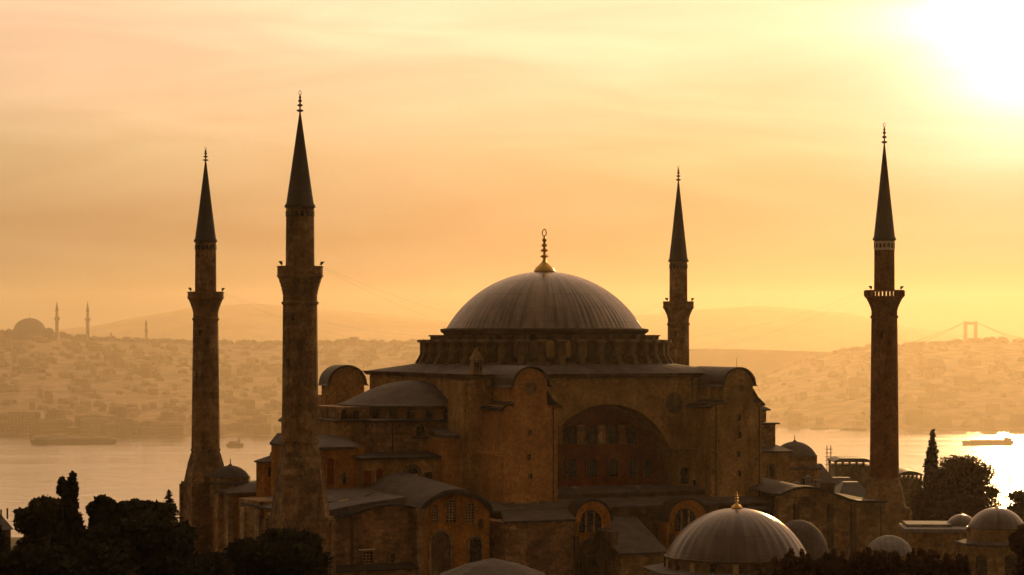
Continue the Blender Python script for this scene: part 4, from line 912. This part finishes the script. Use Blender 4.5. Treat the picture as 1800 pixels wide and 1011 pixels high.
# ------------------------------------------------------------------ far skyline
def far_minaret(label, px, d, ytop, ybase, hw, group=None):
    k = d / F; t = tag(empty('far_minaret', ((px - 900) * k, d, zat(ybase, d))), label, 'minaret', group); h = (ybase - ytop) * k; r = hw * k
    m = MB(); m.lathe([(r, -40), (r * .95, h * .45), (r * 1.6, h * .5), (r * 1.6, h * .54), (r * .85, h * .55), (r * .8, h * .72)], n=12); m.build('shaft', 'house_wall_hazed', t)
    m = MB(); m.lathe([(r * 1.0, h * .72), (.3, h)], n=12); m.build('cone_roof', 'lead_dark', t)
far_minaret('hazy skyline minaret standing closest to the skyline dome', 100, 15250, 529, 592, 3.2)
far_minaret('hazy skyline minaret, second to the right of the skyline dome', 154, 15250, 529, 596, 3.2)
far_minaret('hazy minaret alone on the skyline between the dome and the leftmost near minaret', 257, 15250, 560, 603, 2.4)
far_minaret('tiny faint minaret on the skyline left of the lone hazy minaret', 195, 15250, 583, 602, 1.6)
d = 15100; k = d / F; t = tag(empty('far_mosque', ((52 - 900) * k, d, zat(590, d))), 'hazy domed mosque on the skyline at the far left', 'mosque')
m = MB(); m.lathe([(30 * k, -30), (30 * k, 4 * k), (29 * k, 5 * k)] + [(max(29 * k * cos(a), .1), 5 * k + 26 * k * sin(a)) for a in [pi / 2 * i / 10 for i in range(11)]], n=40); dq = m.build('dome', 'lead_roof', t, smooth=True)
m = MB(); m.lathe([(.8, 30 * k), (.8, 40 * k)], n=6); m.build('finial', 'dark_metal', dq)
m = MB(); m.box(-55 * k, 50 * k, -10, 60, -40, 3 * k); m.box(-36 * k, 36 * k, -14, 60, 3 * k, 8 * k); m.build('wall', 'house_wall_hazed', t)
m = MB(); m.lathe([(9 * k, -20)] + [(max(9 * k * cos(a), .1), 6 * k + 8 * k * sin(a)) for a in [pi / 2 * i / 6 for i in range(7)]], 34 * k, 0, 20); m.build('small_dome', 'lead_roof', t, smooth=True)
# suspension bridge
d = 18500; k = d / F; t = tag(empty('suspension_bridge', ((1706 - 900) * k, d, WATER)), 'faint suspension bridge tower with sloping cables over the right ridge', 'bridge')
ht = zat(565, d) - WATER
m = MB()
for q in (-9, 9): m.box(q * k - 3.2 * k, q * k + 3.2 * k, -5, 5, 0, ht)
m.box(-8 * k, 8 * k, -4, 4, ht - 6 * k, ht - 1 * k); m.box(-8 * k, 8 * k, -4, 4, ht - 62 * k, ht - 58 * k); m.build('tower', 'steel', t)
for s_, px1, y1_ in ((-9, 1580, 608), (-9, 1600, 609), (9, 1800, 596), (9, 1830, 612)):
    b = (px1 - 1706) * k; m = MB(); n = 14
    m.tube([(lerp(s_ * k, b, i / n), 0, lerp(ht - k, zat(y1_, d) - WATER, i / n) - 3 * k * sin(pi * i / n)) for i in range(n + 1)], .55 * k, 5); m.build('main_cable', 'steel', t)
m = MB(); m.box(-900, 900, -8, 8, ht - 62 * k, ht - 59 * k); m.build('deck', 'steel', t)

# ships
def hull(L, B, H, bow=.18):
    return [(-L / 2, -B / 2), (L / 2 - L * bow, -B / 2), (L / 2, 0), (L / 2 - L * bow, B / 2), (-L / 2, B / 2)]
def ship(name, label, cat, px, ywl, lpx, hpx, blocks, bow_right=True, extra=()):
    d = (CAMZ - WATER) * F / (ywl - HZ); k = d / F; L = lpx * k
    t = tag(empty(name, ((px - 900) * k, d, WATER), 0.25 if bow_right else pi + .25), label, cat)
    hp = hull(L, L * .16, 1); hh = hpx * k
    m = MB(); m.loft([[(x * .96, y * .9, -1) for x, y in hp], [(x, y, hh) for x, y in hp]]); m.build('hull', 'ship_paint', t)
    for nm, a, b, z0, z1, mt in blocks:
        m = MB(); m.box(a * L, b * L, -L * .06, L * .06, hh + z0 * k, hh + z1 * k); o = m.build(nm, mt, t)
    for a, z1 in extra:
        m = MB(); m.tube([(a * L, 0, hh), (a * L, 0, hh + z1 * k)], .45 * k, 6); m.build('mast', 'ship_paint', t)
    return t
ship('cargo_ship', 'long low hazy ship lying off the far shore at left', 'ship', 129, 780, 150, 8, [('deckhouse', .28, .46, 0, 6, 'ship_white'), ('cargo_deck', -.42, .26, 0, 2.5, 'ship_paint')], bow_right=False, extra=((.36, 9),))
ship('ferry', 'small hazy steam ferry with a funnel, between the two left minarets', 'ferry', 413, 785, 31, 5.5, [('deckhouse', -.35, .3, 0, 4.0, 'ship_white'), ('wheelhouse', .12, .28, 4, 6.5, 'ship_white')], extra=((.2, 13), (-.1, 9)))
ship('cargo_ship', 'dark laden cargo ship crossing the bright water at right', 'ship', 1735, 781, 97, 6.5, [('deckhouse', -.46, -.36, 0, 4.5, 'ship_white'), ('hatch', -.3, .3, 0, 1.2, 'ship_paint')], bow_right=False, extra=((-.4, 10), (.42, 4)))
ship('moored_ship', 'grey moored ship against the shore left of the brick minaret', 'ship', 1440, 755, 34, 3, [('deckhouse', -.3, .1, 0, 2, 'ship_white')])
ship('moored_ship', 'long moored ferry against the shore beyond the brick minaret shaft', 'ship', 1500, 757, 48, 3, [('deckhouse', -.4, .3, 0, 2, 'ship_white')])
ship('ferry', 'moored white ferry at the far left edge of the opposite shore', 'ferry', 8, 768, 48, 3.5, [('deckhouse', -.4, .35, 0, 3, 'ship_white')])

# hillside town on the far shore: countable houses in bands, each an object
def hill_z(px, d, ridge, dr):
    d0 = shore_d(px); u = max(0.0, min(1, (d - d0) / (dr - d0))); zr = zat(lerp_table(ridge, px), dr)
    return WATER + 4 + (zr - WATER - 4) * (u ** .85)
def house_mesh(w_, dp, h, pitched):
    m = MB(); m.box(-w_ / 2, w_ / 2, 0, dp, -12, h)
    if pitched: m.loft([[(-w_ / 2 - 1, -1, h), (w_ / 2 + 1, -1, h), (w_ / 2 + 1, dp + 1, h), (-w_ / 2 - 1, dp + 1, h)], [(-w_ / 4, dp * .5 - .5, h + 5), (w_ / 4, dp * .5 - .5, h + 5), (w_ / 4, dp * .5 + .5, h + 5), (-w_ / 4, dp * .5 + .5, h + 5)]])
    else: m.box(-w_ / 3, 0, dp * .3, dp * .6, h, h + 3)
    m.use(1)
    for r_ in range(int(h / 6)):
        for c in range(int(w_ / 7)):
            xx = -w_ / 2 + w_ * (c + .5) / int(w_ / 7); m.box(xx - 1.6, xx + 1.6, -.45, .1, 2 + r_ * 6, 5 + r_ * 6)
    return m
protos = []
for i in range(9):
    w_ = random.uniform(34, 88); h = random.uniform(20, 48)
    protos.append(house_mesh(w_, random.uniform(30, 50), h, i % 2 == 0).build('hillside_house', [('house_wall_hazed', 'house_pale_hazed', 'stone', 'roof_tile')[i % 4], 'window_hazed']))
BANDS = [((-20, 100), 'hazy town house on the slope below the skyline dome', 'houses below the skyline dome', 62, RIDGE_L, 15400),
         ((110, 330), 'hazy town house on the far slope left of the leftmost minaret', 'houses left of the leftmost minaret', 92, RIDGE_L, 15400),
         ((390, 496), 'hazy town house on the far slope between the two left minarets', 'houses between the two left minarets', 40, RIDGE_L, 15400),
         ((568, 740), 'hazy town house on the far slope left of the great dome', 'houses left of the great dome', 22, RIDGE_L, 15400),
         ((1375, 1520), 'hazy hillside house left of the brick minaret', 'houses left of the brick minaret', 22, RIDGE_R, 15700),
         ((1585, 1800), 'hazy hillside house on the right slope beyond the brick minaret', 'houses right of the brick minaret', 36, RIDGE_R, 15700)]
first = True; used = [False] * 9
for (a, b), lab, grp, cnt, rdg, dr in BANDS:
    for i in range(cnt):
        px = random.uniform(a, b); d0 = shore_d(px) + 20
        if 568 <= px <= 740: dd = random.uniform(d0 + 2100, dr - 110)
        else: dd = random.uniform(d0, dr - 40)
        if i % 6 == 0: cl_px, cl_d = px, dd                      # streets: houses gather in clusters
        elif i % 6 < 5: px = min(b, max(a, cl_px + random.gauss(0, 13))); d0 = shore_d(px) + 20; dd = min(dr - 40, max(d0, cl_d + random.gauss(0, 210)))
        if i % 5 == 0 and not 568 <= px <= 740: dd = d0 + random.uniform(10, 140)
        q = random.randrange(9); o = protos[q] if not used[q] else protos[q].copy()
        if used[q]: col.objects.link(o)
        used[q] = True
        o.location = ((px - 900) / F * dd, dd, hill_z(px, dd, rdg, dr) - 1); o.rotation_euler.z = random.uniform(-.5, .5); sc_ = random.uniform(.55, 1.0) * (1.5 if dd < d0 + 500 else 1.0) * random.choice((1, 1, 1, 1.5)); o.scale = (sc_, sc_, sc_ * random.uniform(.9, 1.3))
        tag(o, lab, 'house', grp)
# large waterfront blocks
for px, wd, h, lab in ((95, 54, 26, 'wide pale waterfront block straight above the long hazy ship'), (165, 46, 30, 'tall waterfront block near the right end of the long hazy ship'), (222, 40, 27, 'pale waterfront block next to the leftmost minaret, second from it'), (290, 66, 24, 'long waterfront block touching the leftmost minaret'), (30, 50, 22, 'waterfront block above the moored ferry at the left edge'), (455, 40, 20, 'waterfront block above the steam ferry')):
    d = shore_d(px) + 60; k = d / F; t = tag(empty('waterfront_block', ((px - 900) * k, d, WATER)), lab, 'building')
    w_ = wd * k; hh = h * k
    wl = MB(); wl.box(-w_ / 2, w_ / 2, 0, 26, 0, hh)
    m = MB(); m.loft([[(-w_ / 2 - 2, -2, hh), (w_ / 2 + 2, -2, hh), (w_ / 2 + 2, 28, hh), (-w_ / 2 - 2, 28, hh)], [(-w_ / 2 + 8, 12, hh + 6), (w_ / 2 - 8, 12, hh + 6), (w_ / 2 - 8, 14, hh + 6), (-w_ / 2 + 8, 14, hh + 6)]]); m.build('roof', 'roof_tile', t)
    for r_ in range(3):
        c = int(w_ / 7); wl.use(1)
        for i in range(c): xx = -w_ / 2 + w_ * (i + .5) / c; wl.box(xx - 1.3, xx + 1.3, -.3, .2, hh * (.2 + .27 * r_), hh * (.2 + .27 * r_) + 4)
    wl.build('wall', ['house_wall_hazed' if wd > 45 else 'stone', 'glass_dark'], t)
# glowing dots on added posts, in place of bright glints on the slope
for px, dd, n, lab in ((108, 13000, 5, 'row of glowing dots for bright glints on the left hillside'), (91, 12600, 3, 'short row of glowing glint dots just below the longer row'), (430, 14100, 5, 'glowing dots for bright glints high on the slope between the two left minarets')):
    t = tag(empty('glint_row', ((px - 900) / F * dd, dd, hill_z(px, dd, RIDGE_L, 15400) + 14)), lab, 'glints'); kk = dd / F
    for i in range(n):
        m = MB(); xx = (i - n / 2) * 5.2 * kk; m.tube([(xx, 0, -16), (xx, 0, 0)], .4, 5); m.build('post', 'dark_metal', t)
        m = MB(); m.lathe([(.05, 0), (1.1, .4), (1.3, 1.2), (.9, 2.0), (.05, 2.3)], xx, 0, 8); m.build('lamp', 'glint_glow', t)  # bead glows in place of a glint
# woods between the far houses: nobody could count them
def lump(m, c, r, sq=1.0, nz=.35, seed=0, n=9):
    vs = []; fs = []; na, nb = n, n // 2 + 1
    for j in range(nb + 1):
        for i in range(na):
            a = 2 * pi * i / na; b = pi * j / nb; v = Vector((sin(b) * cos(a), sin(b) * sin(a), cos(b)))
            q = r * (1 + nz * noise.noise(v * 1.7 + Vector((seed * 3.1, seed, 0)))); vs.append((c[0] + v.x * q, c[1] + v.y * q, c[2] + v.z * q * sq))
    for j in range(nb):
        for i in range(na): fs.append((j * na + i, j * na + (i + 1) % na, (j + 1) * na + (i + 1) % na, (j + 1) * na + i))
    m.add(vs, fs)
m = MB()
for i in range(2600):
    px = random.uniform(-60, 1860)
    rdg, dr = (RIDGE_R, 15700) if px > 1480 or (px > 1250 and random.random() < .5) else (RIDGE_L, 15400)
    d0 = shore_d(px) + 30; dd = lerp(d0, dr + 5, random.random() ** .7)
    if i % 4 == 0: dd = dr + 5
    if i % 4 and noise.noise(Vector((px * .035, dd * .0022, 2.0))) < -.02: continue
    z = hill_z(px, dd, rdg, dr); lump(m, ((px - 900) / F * dd, dd, z + 2), random.uniform(14, 35), .9, .4, i, 7)
tag(m.build('hillside_wood', 'hill_wood_hazed'), 'hazy woods scattered over the far hillsides', 'wood', kind='stuff')

# ------------------------------------------------------------------ trees near the mosque
def leaf_cloud(m, blobs, count, size, seed=0):
    rnd = random.Random(seed); tot_ = sum(b[1][0] * b[1][1] * b[1][2] for b in blobs); vs = m.v; fs = m.f
    for c, rr_ in blobs:
        for _ in range(int(count * rr_[0] * rr_[1] * rr_[2] / tot_)):
            v = Vector((rnd.gauss(0, 1), rnd.gauss(0, 1), rnd.gauss(0, 1))).normalized(); q = rnd.uniform(.55, 1.12) * (1 + .3 * noise.noise(v * 2.6 + Vector(c) * .3))
            if rnd.random() < .12: q *= 1 + .35 * max(0, noise.noise(v * 5 + Vector(c)) + .1)
            p = Vector((c[0] + v.x * rr_[0] * q, c[1] + v.y * rr_[1] * q, c[2] + v.z * rr_[2] * q))
            a = Vector((rnd.gauss(0, 1), rnd.gauss(0, 1), rnd.gauss(0, 1))).normalized(); b = a.orthogonal().normalized(); s_ = size * rnd.uniform(.6, 1.4)
            n0 = len(vs); vs += [tuple(p - a * s_), tuple(p + b * s_ * .6), tuple(p + a * s_), tuple(p - b * s_ * .6)]; fs.append((n0, n0 + 1, n0 + 2, n0 + 3))
def sprays(m, blobs, size, seed, per=12):
    """leafy shoots that stand out from the crown's surface"""
    rnd = random.Random(seed + 900); vs = m.v; fs = m.f
    for c, rr_ in blobs:
        for _ in range(per):
            v = Vector((rnd.gauss(0, 1), rnd.gauss(0, .8), rnd.gauss(.35, .8))).normalized(); L = rnd.uniform(.25, .55); b0 = Vector((rnd.gauss(0, .25), rnd.gauss(0, .25), rnd.uniform(0, .35)))
            for u in range(9):
                q = .85 + L * u / 9; p = Vector((c[0] + v.x * rr_[0] * q, c[1] + v.y * rr_[1] * q, c[2] + v.z * rr_[2] * q)) + b0 * (u / 9) * min(rr_) * .5
                a = Vector((rnd.gauss(0, 1), rnd.gauss(0, 1), rnd.gauss(0, 1))).normalized(); b = a.orthogonal().normalized(); s_ = size * rnd.uniform(.35, .75) * (1.15 - u / 12)
                n0 = len(vs); vs += [tuple(p - a * s_), tuple(p + b * s_ * .6), tuple(p + a * s_), tuple(p - b * s_ * .6)]; fs.append((n0, n0 + 1, n0 + 2, n0 + 3))
def tree(name, label, px, d, ybase_z, trunk_h, blobs_px, mat, count=5000, size=.5, core=.72, cat='tree', group=None, trunk_r=.35, seed=0):
    """blobs_px: (px, py, half width px, half height px[, depth shift m])"""
    if d < 300: d *= NEAR; size *= NEAR; trunk_r *= .8; ybase_z = terrain_z(0, d)
    k = d / F; x0 = (px - 900) * k; t = tag(empty(name, (x0, d, ybase_z)), label, cat, group)
    blobs = []
    for b in blobs_px: blobs.append((((b[0] - px) * k, b[4] if len(b) > 4 else random.Random(seed + b[0]).uniform(-1, 1), zat(b[1], d) - ybase_z), (b[2] * k, max(b[2] * k * .8, .4), b[3] * k)))
    m = MB(); leaf_cloud(m, blobs, count, size, seed); sprays(m, blobs, size, seed)
    if core:
        for i, (c, rr_) in enumerate(blobs):
            n0 = len(m.v); lump(m, (0, 0, 0), 1.0, 1.0, .5, i + seed, 10)
            m.v[n0:] = [(c[0] + v[0] * rr_[0] * core, c[1] + v[1] * rr_[1] * core, c[2] + v[2] * rr_[2] * core) for v in m.v[n0:]]
    m.build('crown', mat, t)
    m = MB(); zc = min(c[2] for c, _ in blobs); top = max(zc, trunk_h); m.tube([(0, 0, -1), (.1, .1, top * .5), (0, 0, top)], [trunk_r * 1.3, trunk_r, trunk_r * .6], 8)
    for c, rr_ in blobs[:5]: m.tube([(0, 0, top * .7), tuple(Vector((0, 0, top * .7)).lerp(Vector(c), .55) + Vector((0, 0, .4))), c], [trunk_r * .5, trunk_r * .3, trunk_r * .12], 5)
    m.build('trunk', 'bark', t)
    return t
def clumps(px, py, w_, h_, n, seed, r0=.25, r1=.42):
    """sub-crowns filling an ellipse of photo size"""
    rn = random.Random(seed); o = [(px, py, w_ * .6, h_ * .62)]
    for i in range(n):
        a = rn.uniform(0, 2 * pi); q = sqrt(rn.uniform(.25, 1)) * .72; r = rn.uniform(r0, r1); o.append((px + cos(a) * w_ * q, py - sin(a) * h_ * q, w_ * r, min(h_, w_) * r, rn.uniform(-1.5, 1.5)))
    return o
NEAR = 0.6
tree('broad_tree', 'rounded loose olive-brown tree left of the tall dark poplar', 80, 230, 0, 8, clumps(82, 925, 62, 48, 12, 1) + [(75, 893, 22, 14), (45, 912, 20, 16), (100, 890, 20, 12), (60, 885, 7, 8), (88, 882, 8, 7), (38, 900, 8, 8)], 'leaf_olive', 13000, .24, .4, seed=1)
tree('poplar_tree', 'tall dark poplar with a double tip at the left', 120, 215, 0, 6, [(112, 846, 4.5, 8), (112, 858, 6.5, 12), (123, 843, 5, 9), (123, 858, 7.5, 14), (117, 858, 6, 9), (117, 872, 11, 16), (117, 890, 12, 18), (120, 908, 15, 24), (122, 940, 18, 34), (122, 980, 18, 34)], 'leaf_cypress', 8000, .26, .8, seed=2)
tree('bushy_tree', 'dense rounded dark tree just right of the tall poplar', 177, 225, 0, 8, clumps(178, 915, 30, 34, 9, 3) + [(190, 888, 12, 9), (165, 896, 13, 11), (178, 880, 9, 6)], 'leaf_dark', 7000, .3, .75, seed=3)
tree('umbrella_pine', 'wide flat-topped dark pine between the rounded tree and the conifer', 245, 225, 0, 12, [(215, 897, 20, 12), (240, 893, 26, 10), (262, 897, 26, 11), (285, 899, 20, 10), (226, 910, 24, 14), (270, 912, 34, 14), (205, 925, 26, 18), (180, 940, 26, 18)], 'leaf_dark', 9000, .28, .8, seed=4)
# layered conifer
d = 240; NEAR = 0.6; k = d / F; t = tag(empty('conifer_tree', ((297 - 900) * k, d, 0)), 'small conifer with tiered drooping branches beside the leftmost minaret', 'tree')
m = MB(); rn = random.Random(5)
tiers = [(863, 2.5), (868, 4.5), (873, 7), (878, 9), (884, 14), (890, 21), (897, 17), (904, 21), (912, 17), (922, 22)]
for yy, hw_ in tiers:
    for q in range(7):
        a = 2 * pi * q / 7 + rn.uniform(-.3, .3); L = hw_ * k * rn.uniform(.55, 1.25); z0 = zat(yy + rn.uniform(-3, 3), d)
        for u in range(int(70 * hw_ / 12) + 12):
            v = rn.random(); p = Vector((cos(a) * L * v, sin(a) * L * v, z0 - .55 * v + .35 * v * v + rn.gauss(0, .035))); s_ = rn.uniform(.05, .12)
            b1 = Vector((rn.gauss(0, 1), rn.gauss(0, 1), rn.gauss(0, .4))).normalized(); b2 = b1.orthogonal().normalized(); n0 = len(m.v)
            p += Vector((-sin(a), cos(a), 0)) * rn.gauss(0, .05 + .10 * v)
            m.v += [tuple(p - b1 * s_), tuple(p + b2 * s_ * .6), tuple(p + b1 * s_), tuple(p - b2 * s_ * .6)]; m.f.append((n0, n0 + 1, n0 + 2, n0 + 3))
m.build('crown', 'leaf_cypress', t)
m = MB(); m.tube([(0, 0, -1), (0, 0, zat(905, d)), (0, 0, zat(861, d))], [.3, .2, .03], 6); m.build('trunk', 'bark', t)
tree('dark_cypress', 'black cypress tip cut by the left edge of the picture', 2, 190, 0, 5, [(2, 945, 7, 18), (2, 975, 11, 30), (2, 1005, 14, 30)], 'leaf_cypress', 3500, .22, .85, seed=6)
tree('dark_cypress', 'narrow dark cypress close to the left foot of the tall poplar', 98, 200, 0, 5, [(98, 940, 7, 18), (98, 970, 12, 30), (98, 1005, 14, 30)], 'leaf_cypress', 3500, .22, .85, seed=7)
tree('shade_tree', 'huge black spreading tree below the flat-topped pine at lower left', 265, 185, 0, 8, clumps(262, 960, 80, 52, 16, 8) + [(230, 1012, 60, 22), (310, 1010, 50, 22)], 'leaf_dark', 14000, .3, .8, seed=8)
tree('shade_tree', 'black low tree in the bottom left corner under the olive-brown tree', 60, 175, 0, 6, clumps(55, 990, 80, 42, 12, 9) + [(60, 1018, 80, 22)], 'leaf_dark', 9000, .28, .8, seed=9)
tree('shade_tree', 'black low tree at the bottom between the poplar and the spreading tree', 165, 178, 0, 6, clumps(165, 985, 60, 42, 10, 10) + [(140, 1012, 50, 22), (190, 1010, 50, 22)], 'leaf_dark', 8000, .28, .8, seed=10)
tree('shade_tree', 'dark dome-shaped tree in front of the nearest minaret foot', 480, 200, 0, 8, clumps(480, 990, 84, 55, 16, 11) + [(490, 945, 30, 14), (530, 955, 30, 20), (440, 965, 30, 20)], 'leaf_dark', 14000, .3, .8, seed=11)
tree('shade_tree', 'brownish dark low tree at the bottom left of the leftmost minaret plinth', 345, 190, 0, 6, clumps(350, 1000, 56, 34, 10, 12), 'leaf_dark', 7000, .26, .8, seed=12)
# right side
tree('tall_cypress', 'tall slender cypress at right against the bright water', 1640, 440, 0, 10, [(1638, 764, 4, 9), (1640, 780, 5.5, 13), (1640, 800, 9, 16), (1637, 822, 11, 20), (1637, 850, 13, 24), (1637, 880, 14, 30)], 'leaf_cypress', 7000, .3, .75, seed=13)
tree('round_tree', 'big round brown-green tree beside the tall slender cypress', 1690, 430, 0, 10, clumps(1685, 862, 62, 54, 16, 14) + [(1690, 815, 34, 14), (1725, 832, 24, 16), (1650, 840, 22, 16), (1745, 868, 16, 18), (1705, 905, 60, 30), (1640, 905, 48, 40), (1612, 880, 16, 36)], 'leaf_brown', 30000, .27, .5, seed=14)
tree('dark_tree', 'low dark tree on the far right edge below the lamp post', 1800, 460, 0, 8, clumps(1806, 905, 52, 40, 10, 15) + [(1795, 872, 24, 10)], 'leaf_dark', 7000, .4, .75, seed=15)
tree('dark_tree', 'dark leafy branches in the lower right corner in front of the large dome', 1812, 200, 0, 8, clumps(1808, 985, 34, 70, 10, 16), 'leaf_brown', 8000, .2, .4, seed=16)
for i, (px, py, w_, yt, lab) in enumerate(((1400, 1000, 36, 958, 'dark shrub at the right foot of the broad ribbed dome'), (1466, 1000, 34, 963, 'dark shrub second from the broad ribbed dome, upright tips'), (1536, 995, 42, 955, 'brown shrub in front of the pale smooth dome'), (1606, 995, 38, 958, 'tall-tipped brown shrub right of the pale smooth dome'), (1664, 998, 38, 966, 'rounded brown shrub in front of the flat lead-roofed hall'), (1345, 1014, 34, 998, 'reddish low shrub at the bottom under the broad ribbed dome'))):
    rn = random.Random(60 + i); tips = []
    for q in range(11):
        x_ = px + w_ * (q / 5 - 1) * .95 + rn.uniform(-3, 3); t_ = yt + rn.uniform(0, 22) + 10 * abs(q / 5 - 1); hh = rn.uniform(9, 16)
        tips += [(x_, t_ + hh, rn.uniform(3, 5.5), hh), (x_ + rn.uniform(-3, 3), t_ + hh * 2.2, rn.uniform(6, 9), hh)]
    tree('shrub', lab, px, 210, 0, 4, clumps(px, py + 14, w_ * 1.0, 26, 8, 20 + i, .2, .34) + tips, 'leaf_brown', 9000, .16, .35, cat='shrub', group='shrubs along the bottom right', seed=20 + i, trunk_r=.12)
# ------------------------------------------------------------------ haze
hz = MB(); hz.box(-15000, 15000, -400, 29500, WATER - 3, 560)
m = bpy.data.materials.new('haze_air'); m.use_nodes = True; nt = m.node_tree; nt.nodes.clear()
pv = nt.nodes.new('ShaderNodeVolumePrincipled'); pv.inputs['Color'].default_value = (1.0, 0.855, 0.63, 1); pv.inputs['Density'].default_value = 0.0000290; pv.inputs['Anisotropy'].default_value = 0.68
om = nt.nodes.new('ShaderNodeOutputMaterial'); nt.links.new(pv.outputs[0], om.inputs['Volume']); MATS['haze_air'] = m
tag(hz.build('haze', 'haze_air'), 'warm morning haze filling the air over the water', 'haze', kind='stuff')
